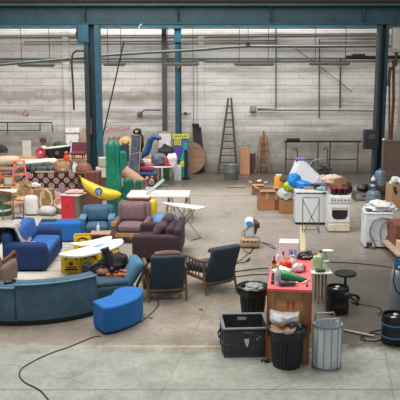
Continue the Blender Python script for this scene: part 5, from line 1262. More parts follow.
# ironing-board table
hi = .78; A, B = G(163, 203, hi), G(202, 208.5, hi)
D = B - A; C = (A + B) / 2; rz = math.degrees(math.atan2(D.y, D.x)); t = thing('ironing_board', 'long pale ironing board on crossed thin metal legs', 'ironing board', (C.x, C.y + .1, 0), rz); L = D.length
n = 14; top = [(-L / 2 + L * k / n, .17 * min(1, (.25 + 1.6 * (k / n)) if k / n < .5 else 1)) for k in range(n + 1)]
MB().prism(top + [(x, -y) for x, y in top[::-1]], hi - .035, hi).build('board', mat('#e0dcd6', .7), t, .008)
for (x0, x1) in ((-.3, .42), (.36, -.25)):
    for sy in (-1, 1): MB().tube([(x0, sy * .08, hi - .04), (x1, sy * .16, .02)], .013, 6).build('leg', STEEL, t)
    MB().tube([(x1, -.2, .015), (x1, .2, .015)], .015, 6).build('foot_bar', STEEL, t)
# blue cushion and yellow bag behind brown sofa
q = G(164, 229); m = MB(); m.rbox((0, 0, 0), (.62, .5, .2), .09, 5, (.02, .02, .06)); 
t = thing('wooden_stool', 'wooden stool under the light blue cushion behind the brown sofa', 'stool', (q.x, 17.2, 0)); MB().box((0, 0, .19), (.5, .42, .04)).build('seat', W_DARK, t, .006)
for sx in (-1, 1):
    for sy in (-1, 1): MB().cyl((sx * .21, sy * .17, 0), (sx * .2, sy * .16, .18), .02).build('leg', W_DARK, t)
tag(m.build('blue_cushion', velvet('#5f92bd', .15)), 'light blue cushion on a stool behind the brown sofa', 'cushion', (q.x + .02, 17.2, .335), 5)
t = thing('yellow_bag', 'bright yellow plastic bag hanging beside the mauve armchair', 'bag', G(153, 232) + Vector((-.03, .4, .28)), 0)
MB().rbox((0, 0, .24), (.2, .14, .46), .05, 5, (.02, .03, .0)).build('body', mat('#e0bb20', .4, 0, .15, 6, .5), t); MB().tube([(-.05, 0, .44), (-.04, 0, .54), (.04, 0, .54), (.05, 0, .44)], .012, 6).build('handle', mat('#d3ae1c', .4), t)
q = G(153, 232); t = thing('blue_chair_frame', 'blue metal stand beside the mauve armchair holding the yellow bag', 'stand', (q.x - .03, q.y + .42, 0)); BF = mat('#2f7fc0', .4)
for sx in (-1, 1): MB().box((sx * .1, 0, .13), (.03, .18, .26)).build('leg', BF, t)
MB().box((0, 0, .265), (.26, .2, .025)).build('seat', BF, t)

# round pedestal table with bags
q = G(162, 186.5); t = thing('pedestal_table', 'round grey pedestal table covered with bags near the poster board', 'table', (q.x - .08, q.y + .4, 0)); hp_ = hz(186, 166)
MB().lathe([(0, 0), (.33, 0), (.33, .02), (.05, .05), (.04, .1), (.04, hp_ - .05), (.1, hp_ - .03), (0, hp_ - .03)], 24).build('pedestal', mat('#8e8a86', .5), t); MB().lathe([(0, hp_ - .03), (.62, hp_ - .03), (.63, hp_ - .015), (.62, hp_), (0, hp_)], 36).build('tabletop', mat('#c9a9b5', .5), t)
pt = t.location + Vector((0, 0, hp_ + .002))
lump('grey_bag', 'dark blue grey bag on the round pedestal table', 'bag', pt + Vector((-.02, -.12, 0)), (.62, .4, .44), mat('#4a5663', .6, 0, .25, 6, .4), 31, .25)
lump('black_bag', 'black bag heaped behind the blue grey bag on the pedestal table', 'bag', pt + Vector((.18, .18, .0)), (.62, .4, .72), BLACKM, 33, .3)
lump('white_bag', 'white plastic bag at the edge of the pedestal table before the white board', 'bag', pt + Vector((.43, -.16, 0)), (.36, .3, .46), mat('#d5d6d8', .4, 0, .1, 7, .4), 35, .25)
lump('red_pouch', 'small red pouch between the grey and white bags on the pedestal table', 'bag', pt + Vector((.24, -.34, 0)), (.14, .12, .34), mat('#c22e38', .5), 36, .15)
m = MB(); m.rbox((0, 0, .1), (.62, .25, .2), .08, 5, (0, .02, .03)); tag(m.build('pink_bolster', mat('#d3b4a6', .9)), 'pale pink bolster on the edge of the pedestal table', 'cushion', pt + Vector((-.44, -.12, .0)), 6)
lump('maroon_bag', 'dark maroon bag wedged by the tapestry next to the pale pink bolster', 'bag', pt + Vector((-.72, -.3, -.28)), (.42, .4, .58), mat('#4a2a30', .7, 0, .3, 7, .4), 41, .3)
t = thing('small_crate', 'small low wooden crate standing beside the tapestry under the maroon bag', 'crate', (pt.x - .72, pt.y - .3, 0)); MB().box((0, 0, (pt.z - .28) / 2), (.42, .4, pt.z - .29)).build('body', WR, t, .006); MB().box((0, -.205, (pt.z - .28) / 2), (.34, .012, .2)).build('panel', W_RED, t)
lump('tan_box_bag', 'small tan bag behind the pale pink bolster', 'bag', pt + Vector((-.32, .18, 0)), (.3, .25, .36), CARD_L, 44, .1)
# blue S-shaped inflatable
Y1 = 26.3; S_ = [W(u, v, Y1) for u, v in ((141, 155.5), (146, 153), (148.5, 147.5), (150, 141), (154, 136.5), (160, 138.5))]
t = thing('blue_inflatable', 'curving dark blue inflatable tube rising behind the white board', 'inflatable', (S_[2].x, Y1, 0)); BI = mat('#1f4f86', .4, 0, .12, 5, .1)
P = [Vector((S_[0].x - .12, Y1, .16)), Vector((S_[0].x - .1, Y1, .6))] + S_; P = [p - t.location for p in P]
MB().tube(P, [.14, .13, .12, .12, .12, .12, .11, .09], 14).build('tube', BI, t, ang=60); MB().cyl(P[-1], P[-1] + Vector((.05, 0, 0)), .05).build('valve', BLACK, t)
# white board with brown frame, poster board, cutout, round tabletop
p = W(165, 180, 27.0); t = thing('notice_board', 'white notice board with wooden edge behind the pedestal table', 'board', (p.x, 27.0, 0), 0, rot=(R(-4), 0, 0)); H = W(165, 132, 27.0).z; w_ = wpx(13, 27.0, 150)
MB().box((0, 0, H / 2), (w_, .03, H)).build('panel', mat('#d3d2d3', .6), t); MB().box((0, -.005, H), (w_ + .03, .05, .05)).build('frame_bar', W_PINE, t)
for sx in (-1, 1): MB().box((sx * w_ / 2, -.005, H / 2), (.04, .05, H)).build('frame_bar', W_PINE, t)
m = MB()
for k in range(5): m.box((-.05 + .02 * (k % 2), -.017, H - .2 - .1 * k), (w_ * .5, .003, .012))
m.build('faint_print', mat('#b5b4b5', .6), t)
Y2 = 26.7; p = W(181, 178, Y2); t = thing('poster_board', 'tall poster board with yellow header and purple picture by the slim column', 'poster board', (p.x, Y2, 0), 0, rot=(R(-4), 0, 0)); H = W(181, 134.5, Y2).z; w_ = wpx(15.5, Y2, 150)
MB().box((0, .02, H / 2), (w_, .03, H)).build('panel', mat('#3f5f8f', .6), t)
MB().box((0, -.0, H - .07), (w_ + .02, .02, .16)).build('yellow_header', mat('#c9cf3a', .5), t); m = MB()
for k in range(7): m.box((-w_ * .38 + w_ * .125 * k, -.012, H - .07), (w_ * .07, .005, .06))
m.build('header_print', mat('#3d4a2a', .6), t)
MB().box((-w_ * .22, 0, H - .7), (w_ * .5, .012, .55)).build('purple_picture', mat('#4b3f94', .5), t); MB().box((-w_ * .22, 0, H - .27), (w_ * .42, .012, .26)).build('yellow_note', mat('#cfc83e', .5), t)
m = MB()
for k in range(4): m.box((-w_ * .34 + w_ * .08 * k, -.008, H - .27), (.018, .004, .2))
m.build('note_print', mat('#33364a', .6), t); MB().blob((w_ * .1, -.02, H * .42), (.3, .06, .3), .3, 2, 3, 12).build('black_figure', BLACK, t); m = MB(); m.lathe([(0, 0), (.1, 0), (.1, .01), (0, .012)], 18, T=Matrix.Translation((w_ * .24, -.02, H - 1.0)) @ UP); m.build('white_disc', WHITE, t)
Y3 = 26.4; p = W(184, 178, Y3); H = W(184, 143, Y3).z
t = thing('teal_cutout', 'glossy turquoise bird-like cutout standing before the poster board', 'cutout', (p.x, Y3, 0), 0, rot=(R(-3), 0, 0))
o_ = [(-.06, 0), (.1, 0), (.14, .3), (.1, .55), (.13, .85), (.16, H * .78), (.1, H * .93), (.12, H), (.03, H), (-.0, H * .93), (-.02, H * .75), (-.16, H * .55), (-.1, .5), (-.14, .25)]
MB().prism(o_, -.03, .03, UP).build('body', mat('#1f9c9c', .35, 0, .15, 4, .05), t, .012); MB().box((.05, 0, .02), (.4, .35, .04)).build('base', BLACK, t); MB().lathe([(0, 0), (.12, 0), (.12, .02), (0, .025)], 20, T=Matrix.Translation((-.04, -.05, .55)) @ UP).build('yellow_disc', mat('#c6cc3b', .5), t)
p = W(186, 180, 24.2); tag(MB().box((0, 0, 0.55), (.12, .04, 1.1)).build('black_plank', BLACKM, None, .006), 'short upright black plank in front of the turquoise cutout', 'plank', (W(185.8, 178, 26.1).x, 26.15, 0), rot=(R(-4), 0, 0))
bx = G(176.5, 181); t = thing('white_carton', 'tall white box on the floor before the poster board', 'box', (bx.x, bx.y + .2, 0), 18); hh = hz(181, 166.5); MB().box((0, 0, hh / 2), (.26, .3, hh)).build('body', mat('#dcdcdf', .5), t, .006); MB().box((0, 0, hh + .003), (.26, .3, .006)).build('lid', WHITE_D, t)
bx = G(166.5, 181); t = thing('green_bin', 'small green bin under the pedestal table edge', 'bin', (bx.x, bx.y + .15, 0)); hh = hz(181, 168); MB().lathe([(0, 0), (.12, 0), (.15, hh), (.14, hh), (.11, .02), (0, .02)], 22).build('body', mat('#4f8a5f', .5), t); MB().lathe([(.148, hh - .02), (.162, hh - .02), (.162, hh), (.148, hh)], 22).build('rim', mat('#3f7a50', .5), t)
p = W(187, 168, 26.6); t = thing('round_tabletop', 'round brown tabletop leaning on its edge behind the poster board', 'tabletop', (W(189.5, 160, 27.6).x, 27.7, .63), 0, rot=(R(82), 0, R(0)))
MB().lathe([(0, -.02), (.62, -.02), (.625, 0), (.62, .02), (0, .02)], 40).build('disc', wood('#8b6b54', .6, 2, 0), t); MB().lathe([(.62, -.021), (.632, -.021), (.632, .021), (.62, .021)], 40).build('edge_band', W_DARK, t)
# black leaning planks
for k, (ua, va, ub, vb, w_, lab) in enumerate(((195.5, 123.5, 198, 172, .13, 'tall black plank leaning on the wall beside the round tabletop'), (198.5, 127, 202.5, 172, .1, 'thinner black plank leaning next to the tall black plank'))):
    A, B = W(ua, va, 28.0), G(ub, vb + .5); D = A - B
    t = thing('leaning_plank', lab, 'plank', B, 0)
    m = MB(); z_ = D.normalized(); m.add([p_ for s_ in (0, 1) for p_ in [(D * s_) + Vector((a_, b_, 0)) for a_, b_ in ((-w_, -.04), (w_, -.04), (w_, .0), (-w_, .0))]], [(3, 2, 1, 0), (4, 5, 6, 7), (0, 1, 5, 4), (1, 2, 6, 5), (2, 3, 7, 6), (3, 0, 4, 7)])
    m.build('board', mat('#2f3236', .6), t, .006); MB().box((D.x * .97, D.y * .97 - .05, D.z * .96), (w_ * 2.1, .03, .06)).build('end_cap', BLACK, t)
# tall A ladder
LAD = wood('#4b3f38', .7, 4, 2); Y0 = 27.7
t = thing('tall_ladder', 'very tall tapering dark wooden ladder standing against the wall', 'ladder', (W(227.5, 171, Y0).x, Y0, 0)); tp = [W(u, 98, 28.05) - t.location for u in (228.3, 231.2)]; bt = [W(u, 172, Y0 - .1) - t.location for u in (218, 237)]
for b_ in bt: b_.z = 0
for a_, b_ in zip(bt, tp): MB().tube([a_, b_], [.045, .036], 6).build('rail', LAD, t)
for k in range(10):
    f = .06 + .093 * k; MB().tube([bt[0].lerp(tp[0], f), bt[1].lerp(tp[1], f)], .024, 6).build('rung', LAD, t)
# chipboards, easel, bucket
leanboard('chipboard', 'orange brown chipboard sheet leaning on the wall beside the bucket', 'board', 245, 175, 147.5, wpx(9.5, 27.4, 160), .04, wood('#b98761', .7, 2, 2), 5, 27.5)
leanboard('dark_board', 'dark brown board leaning behind the chipboard sheet next to the easel', 'board', 252.5, 173, 153.5, wpx(6, 27.5, 160), .04, W_DARK, 5, 27.75)
EAS = wood('#8f6a48', .7, 5, 2)
q = G(263, 174); t = thing('wooden_easel', 'slim brown wooden step easel standing by the wall', 'easel', (q.x, q.y + .25, 0)); H = hz(172, 130); k_ = wpx(1, 27.5, 160)
for (a_, b_, y0, y1) in ((-8, -2.2, -.2, .1), (7, 4, -.2, .1), (-1, .8, .25, .12)): MB().tube([(a_ * k_, y0, 0), (b_ * k_, y1, H * (.87 if a_ != -1 else 1))], .026, 6).build('leg', EAS, t)
MB().tube([(-.5 * k_, -.2, .1), (.8 * k_, .08, H * .8)], .02, 6).build('mast', EAS, t)
for f in (.22, .42, .62, .8): MB().box(((-.5 + 1.4 * f) * k_, -.2 + .26 * f, H * f * .9), ((15 - 9 * f) * k_, .03, .045)).build('crossbar', EAS, t)
again(t, 'second brown wooden easel just behind the slim one, folded narrower', (q.x + .06, q.y + .3, 0), 6, scale=(.8, .5, .94))
q = G(231.5, 180.5); t = thing('metal_bucket', 'grey galvanised bucket with lid on the floor before the tall ladder', 'bucket', (q.x, q.y + .27, 0)); hh = hz(180.5, 165.5)
MB().lathe([(0, 0), (.24, 0), (.25, .03), (.26, hh * .5), (.265, hh * .52), (.26, hh * .55), (.265, hh), (.24, hh), (.22, hh - .05), (0, hh - .06)], 30).build('body', mat('#7d8083', .4, .5, .15, 4, .1), t)
for sx in (-1, 1): MB().tube([(sx * .26, -.06, hh * .8), (sx * .3, -.04, hh * .75), (sx * .3, .04, hh * .75), (sx * .26, .06, hh * .8)], .012).build('handle', STEEL, t)
MB().rbox((.04, -.1, hh - .03), (.16, .1, .06), .02, 3).build('latch', BLACK, t)
q = G(236, 187.5); t = thing('striped_plank', 'flat plank with yellow stripes lying on the floor before the bucket', 'plank', (q.x, q.y, 0), 2); MB().box((0, 0, .02), (.62, .16, .04)).build('board', mat('#77726a', .7), t, .004); m = MB()
for k in range(4): m.box((-.2 + .14 * k, 0, .0425), (.06, .14, .005), (0, 0, .5))
m.build('yellow_stripe', mat('#c9b84a', .6), t)
# ------------------------------------------------------------------ right back: boxes, freezer, cooker, washing machine
q = G(266, 211); carton('open brown cardboard box nearest the floor cleaner, flaps out', (q.x + .02, q.y + .3, 0), .46, .42, hz(211, 190), 4, CARD, True)
q = G(256.5, 196); carton('low brown cardboard box behind the open flapped box', (q.x + .08, q.y + .4, 0), .4, .36, .36, -4, CARD_D, True, False)
q = G(277, 211); carton('narrow tall cardboard box between the flapped box and the yellow canister', (q.x - .02, q.y + .34, 0), .22, .4, hz(210, 191), 2, CARD_D, False)
q = G(287.5, 214); cb_ = carton('brown cardboard box under the white bag beside the freezer', (q.x, q.y + .28, 0), .40, .4, hz(213.5, 201), 0, CARD, False, False); zc = hz(213.5, 201) + .012
lump('paper_scrap', 'crumpled white paper on the floor behind the flapped box', 'paper', G(259.5, 182), (.16, .14, .09), WHITE, 3, .3)
t = thing('yellow_canister', 'tall orange yellow canister behind the cardboard boxes', 'canister', G(279.5, 205) + Vector((0, .35, 0))); hh = hz(204, 175.5); CN = mat('#dd9a23', .5, 0, .08, 5, .05)
MB().lathe([(0, 0), (.13, 0), (.135, .02), (.135, hh * .9), (.11, hh * .95), (.06, hh * .97), (0, hh * .97)], 24).build('body', CN, t); MB().lathe([(0, hh * .96), (.1, hh * .96), (.1, hh), (0, hh)], 18).build('lid', WHITE_D, t)
bp = Vector((q.x, q.y + .25, zc)); 
lump('grey_plastic_bag', 'pale grey plastic bag on the cardboard box by the freezer', 'bag', bp + Vector((-.02, -.02, 0)), (.44, .36, .38), mat('#c3c4c4', .4, 0, .12, 6, .5), 51, .25)
lump('lime_bag', 'lime green and white bag on the pale grey plastic bag', 'bag', bp + Vector((.06, -.16, .3)), (.36, .28, .26), mat('#bccb3c', .5, 0, .2, 6, .4), 53, .3)
lump('dark_rag', 'dark brown rag on top of the lime green bag', 'rag', bp + Vector((-.05, -.05, .5)), (.32, .28, .2), mat('#5a4c3f', .8, 0, .3, 7, .4), 54, .25)
# chest freezer
q0, q1 = G(296.3, 223.5), G(331, 226.5); hf = hz(225, 192); C = (q0 + q1) / 2; w_ = (q1 - q0).length; rz = -3
t = thing('chest_freezer', 'white chest freezer heaped with clutter beside the cooker', 'freezer', (C.x, C.y + .32, 0), rz); df = .62; WF = mat('#d6dadf', .4, 0, .04, 3, .03)
MB().box((0, 0, hf / 2 + .02), (w_, df, hf - .08)).build('body', WF, t, .012); MB().box((0, 0, .03), (w_ - .04, df - .05, .06)).build('plinth', BLACK, t); MB().box((0, -.0, hf - .005), (w_ + .02, df + .03, .055)).build('lid', mat('#d9dbdd', .4), t, .012); MB().box((0, -df / 2 + .004, hf - .045), (w_ - .01, .012, .02)).build('seal', BLACK, t); MB().box((.3, -df / 2 - .018, hf - .02), (.14, .03, .03)).build('handle', mat('#3a3a3c', .5), t, .006)
ft = Vector((C.x, C.y + .32, hf + .025))
# crossed folding stand leaning on it
q = G(311, 233); t = thing('folding_stand', 'rusty grey folding stand with crossed legs propped before the freezer', 'stand', (q.x, q.y + .07, 0), -2, rot=(R(-6), 0, R(-2))); RS = mat('#6f665c', .6, .2, dirt='#5a4433'); H = hz(231, 197); a_ = .20
for x in (-a_, a_): MB().tube([(x, 0, .0), (x, 0, H)], .012, 6).build('upright', RS, t)
MB().tube([(-a_, 0, H), (a_, 0, H)], .012, 6).build('top_bar', RS, t); MB().tube([(-a_, 0, .07), (a_, 0, .07)], .012, 6).build('bottom_bar', RS, t)
MB().tube([(-a_, -.015, H * .93), (a_ + .02, -.03, .0)], .01, 6).build('diagonal', RS, t); MB().tube([(a_ + .02, -.015, H * .93), (-a_ + .03, -.03, .0)], .01, 6).build('diagonal', RS, t); MB().blob((.01, -.03, H * .47), (.05, .03, .05), 0, n=6).build('pivot', mat('#6a4a2c', .6), t)
# cooker
q = G(339.5, 232.5); hc = hz(232, 196); t = thing('cooker', 'white freestanding cooker with dark oven window next to the freezer', 'cooker', (q.x, q.y + .3, 0), -2); wc, dc = .53, .56
MB().box((0, 0, hc / 2 + .02), (wc, dc, hc - .04)).build('body', mat('#dfdfdb', .35, 0, .04, 3, .03), t, .01); MB().box((0, -dc / 2 - .008, hc - .09), (wc - .01, .03, .15)).build('control_panel', mat('#e3e2de', .35), t, .006)
for k in range(6): MB().cyl((-.2 + .08 * k, -dc / 2 - .02, hc - .09), (-.2 + .08 * k, -dc / 2 - .05, hc - .09), .02, .016, 12).build('knob', mat('#55555a', .4), t)
d_ = MB().box((0, -dc / 2 - .006, hc * .52), (wc - .02, .028, hc * .48)).build('oven_door', mat('#e3e2de', .35), t, .008)
m = MB(); m.prism([(-.19, .11), (.19, .11), (.19, -.03), (.15, -.1), (.08, -.12), (-.08, -.12), (-.15, -.1), (-.19, -.03)], .0, .006, Matrix.Translation((0, -dc / 2 - .02, hc * .5)) @ UP); m.build('window', mat('#20242a', .12), d_)
MB().tube([(-.2, -dc / 2 - .02, hc * .7), (-.2, -dc / 2 - .05, hc * .7), (.2, -dc / 2 - .05, hc * .7), (.2, -dc / 2 - .02, hc * .7)], .011, 7).build('handle', mat('#c9c8c4', .3), d_)
MB().box((0, -dc / 2 - .006, hc * .13), (wc - .02, .028, hc * .2)).build('drawer', mat('#d8d0b8', .45), t, .008); MB().box((0, 0, .012), (wc - .06, dc - .06, .024)).build('plinth', BLACK, t)
MB().box((0, .0, hc + .005), (wc, dc, .02)).build('hob', mat('#e3e2de', .3), t, .004)
ck = Vector((q.x, q.y + .3, hc + .016))
# small things on freezer and cooker
t = thing('cardboard_tray', 'flat cardboard tray on the freezer lid by the orange ball', 'tray', ft + Vector((-.08, .05, 0)), 5); MB().box((0, 0, .03), (.3, .24, .06)).build('tray', CARD_L, t, .004)
t = thing('orange_ball', 'small orange ball-like thing behind the tray on the freezer', 'ball', ft + Vector((-.14, .2, 0))); MB().blob((0, 0, .09), (.14, .14, .18), .1, n=10).build('body', mat('#d99a3a', .6), t)
t = thing('black_console', 'black flat device behind the tray on the freezer', 'device', ft + Vector((.05, .24, 0)), 4); MB().rbox((0, 0, .05), (.36, .16, .1), .02, 4).build('body', BLACK, t); MB().box((0, -.083, .06), (.2, .008, .03)).build('panel', STEEL, t)
lump('blue_clothes', 'blue and white crumpled clothes at the front of the freezer near the cooker', 'clothes', ft + Vector((.38, -.1, 0)), (.42, .36, .24), mat('#5a6787', .85, 0, .5, 12, .5), 61, .35)
lump('grey_clothes', 'pale grey crumpled clothes behind the blue ones on the freezer', 'clothes', ft + Vector((.30, .14, 0)), (.36, .3, .38), mat('#a9a6ac', .85, 0, .25, 9, .5), 62, .3)
lump('pink_clothes', 'beige pink bundle topmost on the clutter over the cooker', 'bundle', ck + Vector((-.14, .14, .22)), (.55, .34, .26), mat('#cfb3a2', .85, 0, .15, 7, .4), 63, .3)
lump('brown_bag', 'brown paper bag under the beige pink bundle on the cooker', 'bag', ck + Vector((.0, .12, 0)), (.6, .4, .46), mat('#8a6348', .8, 0, .2, 7, .4), 64, .3)
for k, (x, y, z, lab) in enumerate(((.13, -.16, 0, 'black can with red lid on the cooker front, outermost'), (.0, -.18, 0, 'black can with red lid on the cooker front, middle one'), (-.13, -.15, 0, 'black can with red lid on the cooker front, nearest the freezer'))):
    t = thing('black_can', lab, 'can', ck + Vector((x, y, z)), 0, 'black cans on the cooker'); MB().lathe([(0, 0), (.06, 0), (.062, .01), (.062, .15), (0, .15)], 18).build('body', BLACK, t); MB().lathe([(0, .15), (.064, .15), (.064, .18), (0, .18)], 18).build('lid', mat('#b8333c', .5), t)
lump('dark_clothes', 'dark maroon bundle behind the black cans on the cooker', 'bundle', ck + Vector((.16, .02, 0)), (.34, .26, .3), mat('#33272a', .8, 0, .4, 9, .5), 66, .3)
t = thing('pink_bottle', 'pink topped jar among the clothes between freezer and cooker', 'jar', ck + Vector((-.24, -.05, 0))); MB().lathe([(0, 0), (.05, 0), (.05, .13), (0, .13)], 14).build('body', mat('#a9a9b3', .3), t); MB().lathe([(0, .13), (.052, .13), (.05, .18), (0, .18)], 14).build('lid', mat('#c4566a', .5), t)
# tarpaulin-wrapped machine behind the freezer, blue bag
q = G(308, 204); hm = hz(204, 161.5)
TARP = mat('#dde0e8', .35, 0, .08, 5, .4)
t = thing('wrapped_machine', 'machine wrapped in white plastic sheet sloping behind the freezer', 'machine', (q.x, q.y + .6, 0), 0)
x0 = W(287, 190, q.y + .3).x - q.x; x1 = W(326, 190, q.y + .3).x - q.x; xa = W(296, 160, q.y + .5).x - q.x; xb = W(305, 160, q.y + .5).x - q.x
def wrp(q_):
    n_ = noise.noise((q_[0] * 3, q_[1] * 3, q_[2] * 3)); return (q_[0] + .03 * n_, q_[1] + .05 * n_, q_[2] + .02 * n_)
m = MB(); pr = [(x0, 0), (x1, 0), (x1, hm * .62), (xb + .05, hm * .86), (xb, hm - .02), (xa, hm - .02), (xa - .03, hm * .86), (x0 + .02, hm * .5)]
m.sheet(lambda a, b: (0, 0, 0), 1, 1) if False else None
rows = []; nz = 14
for k in range(nz + 1):
    z = hm * .98 * k / nz; f = k / nz
    l = x0 + (xa - x0) * max(0, (f - .45) / .55) ** .9; r = x1 + (xb - x1) * max(0, (f - .55) / .45) ** .8; dp = .42 - .2 * f
    ring = []
    for a_ in range(32):
        an = 2 * math.pi * a_ / 32; c_, s_ = math.cos(an), math.sin(an); ee = 4
        rad = (abs(c_) ** ee + abs(s_) ** ee) ** (-1 / ee); g_ = 1 + .05 * noise.noise((an * 2.5, z * 2.5, 1)) + .03 * noise.noise((an * 9, z * 1.5, 4))
        ring.append(((l + r) / 2 + (r - l) / 2 * c_ * rad * g_, dp * s_ * rad * g_, z))
    rows += ring
fs = [(k * 32 + a_, k * 32 + (a_ + 1) % 32, (k + 1) * 32 + (a_ + 1) % 32, (k + 1) * 32 + a_) for k in range(nz) for a_ in range(32)] + [tuple(range(nz * 32, nz * 32 + 32))]
m.add(rows, fs); m.build('plastic_sheet', TARP, t, ang=70)
MB().box(((xa + xb) / 2, 0, hm + .005), (xb - xa + .05, .4, .05)).build('top_cap', mat('#5d62a6', .4), t, .01); MB().box(((xa + xb) / 2, -.2, hm - .05), (xb - xa, .02, .05)).build('blue_tape', mat('#4f58a0', .4), t)
t = thing('blue_bag', 'bright blue plastic sack slumped over the corner of the freezer lid', 'sack', ft + Vector((-.34, .2, 0)), 0); BB = mat('#1785d6', .35, 0, .15, 6, .5)
MB().blob((-.12, .02, .2), (.34, .3, .36), .25, 2, 71, 18, flat=-.2).build('body', BB, t)
MB().blob((.14, -.06, .1), (.5, .28, .2), .3, 2, 75, 16, rot=(0, R(14), 0)).build('fold', BB, t)
# dark wire frame / bike rack heap behind
q = G(318, 200); t = thing('wire_heap', 'tangle of dark bent wire and hoops beside the wrapped machine', 'wire', (W(317, 175, 22.8).x, 22.8, 0)); zz0 = W(317, 176, 22.8).z
for k in range(9):
    rr = rnd.uniform(.12, .3); cx_, cy_, cz_ = rnd.uniform(-.25, .3), rnd.uniform(-.2, .2), zz0 + rnd.uniform(.05, .38); ax = Euler((rnd.uniform(0, 3), rnd.uniform(0, 3), 0)).to_matrix()
    MB().tube([Vector((cx_, cy_, cz_)) + ax @ Vector((rr * math.cos(a), rr * math.sin(a) * .7, 0)) for a in [2 * math.pi * i / 16 for i in range(16)]], .014, 5, True).build('hoop', mat('#45443f', .6), t)
MB().tube([(-.3, 0, zz0 + .3), (-.1, 0, zz0 + .52), (.25, 0, zz0 + .55), (.4, 0, zz0 + .1)], .02).build('bar', STEEL, t)
MB().box((.05, 0, zz0 - .03), (.95, .5, .05)).build('shelf', STEEL, t)
lump('dark_tarp', 'dark oily sheet crumpled among the wire hoops', 'sheet', Vector((t.location.x + .02, 22.8, zz0)), (.8, .4, .36), mat('#3b3b39', .6, 0, .3, 7, .5), 91, .4)
for sx in (-.4, .5):
    for sy in (-.2, .2): MB().cyl((sx, sy, 0), (sx, sy, zz0 - .03), .018).build('leg', STEEL, t)
# black bench behind cooker
q = G(365, 205); t = thing('low_cabinet', 'low dark metal cabinet between cooker and water barrels', 'cabinet', (W(362, 195, 22).x, 22.0, 0)); hh = W(362, 191, 22).z; MB().box((0, 0, hh / 2), (.55, .5, hh)).build('body', mat('#4d4c49', .6), t, .008); MB().box((0, -.255, hh * .5), (.48, .014, hh * .7)).build('door', mat('#8a8780', .6), t, .004); MB().box((0, -.27, hh * .6), (.12, .02, .02)).build('handle', BLACK, t)
lump('black_case', 'black lumpy case on top of the low dark cabinet', 'case', (W(363, 192, 22).x, 22.0, hh), (.4, .36, .24), BLACK, 5, .2)
# clear water barrels
WB = mat('#6d7b88', .15, 0, .12, 5, .1)
def barrel(label, p, r, h, blue):
    t = thing('water_barrel', label, 'water bottle', p); prof = [(0, 0), (r * .95, 0), (r, .03)]
    for k in range(4): z = .06 + (h * .7) * k / 4; prof += [(r, z), (r * .95, z + .02), (r, z + .04)]
    prof += [(r, h * .74), (r * .8, h * .86), (r * .3, h * .92), (r * .3, h * .97), (0, h * .97)]
    MB().lathe(prof, 24).build('body', WB, t); MB().lathe([(0, h * .95), (r * .34, h * .95), (r * .34, h), (0, h)], 16).build('cap', blue, t); return t
BC = mat('#27549b', .4)
q = G(374.5, 211); barrel('large clear blue water barrel standing before the dark column', (q.x, q.y + .2, 0), .21, .62, BC)
p = W(379.5, 197, 21.6); barrel('clear water barrel on a stand behind the large one, near the column', (p.x, 21.6, .5), .17, .52, BC)
t = thing('barrel_stand', 'dark crate under the rear water barrel by the column', 'crate', (p.x, 21.6, 0)); MB().box((0, 0, .25), (.42, .4, .496)).build('body', mat('#3a3936', .7), t, .008); MB().box((0, -.205, .3), (.3, .012, .1)).build('slot', BLACK, t)
p = W(372.5, 190, 21.5); bottle('blue_can', 'small blue and white bottle between the two water barrels', (p.x, 21.45, .5), .36, .07, WHITE, BC, lab=BC)
t = thing('bottle_stand', 'low dark box under the small blue and white bottle', 'box', (p.x, 21.45, 0)); MB().box((0, 0, .249), (.2, .3, .498)).build('body', mat('#33322f', .7), t, .006); MB().box((0, -.153, .3), (.14, .008, .1)).build('panel', BLACK, t)
# brown board and paper box by side wall
p = W(384.5, 145, 22.2); H = W(384, 140.5, 22.2).z
t = thing('brown_screen', 'tall brown wooden screen standing beside the dark column', 'screen', (W(394, 170, 22.2).x, 22.3, 0)); MB().box((0.05, 0, H / 2), (.75, .05, H)).build('panel', mat('#5f4f45', .75, 0, .15, 3, .1), t); MB().box((-.34, -.01, H / 2), (.05, .07, H)).build('frame_bar', mat('#6e6057', .7), t); MB().box((.05, -.01, H - .02), (.8, .07, .05)).build('frame_bar', mat('#6e6057', .7), t)
MB().cyl((-.34, -.02, H), (-.34, -.02, H + .06), .04).build('lamp', WHITE, t)
q = G(393, 213); pb = thing('tall_carton', 'tall cardboard box stuffed with paper behind the grey sack', 'box', (W(396, 203, 20.4).x, 20.4, 0), 8); hh = W(390, 183, 20.4).z; T0 = .012; w_ = .46
for sx in (-1, 1): MB().box((sx * (w_ / 2), 0, hh / 2), (T0, w_, hh)).build('side', CARD_L, pb); MB().box((0, sx * (w_ / 2), hh / 2), (w_, T0, hh)).build('side', CARD_L, pb)
MB().box((0, 0, .006), (w_, w_, .012)).build('bottom', CARD_L, pb); m = MB(); m.prism([(-.08, .12), (.0, .1), (.0, -.02), (.05, .0), (.02, -.14), (-.06, -.03)], 0, .004, Matrix.Translation((-.12, -w_ / 2 - .008, hh - .18)) @ UP); m.build('black_print', BLACK, pb)
m = MB()
for k in range(16):
    m.blob((rnd.uniform(-.17, .17), rnd.uniform(-.17, .17), hh - .03 + rnd.uniform(0, .14)), (.16, .14, .15), .35, 2, k, 7)
pp = m.build('waste_paper', mat('#dcdad8', .7, 0, .06, 8, .3)); tag(pp, 'crumpled white paper filling the tall cardboard box', 'paper', pb.location); pp['kind'] = 'stuff'
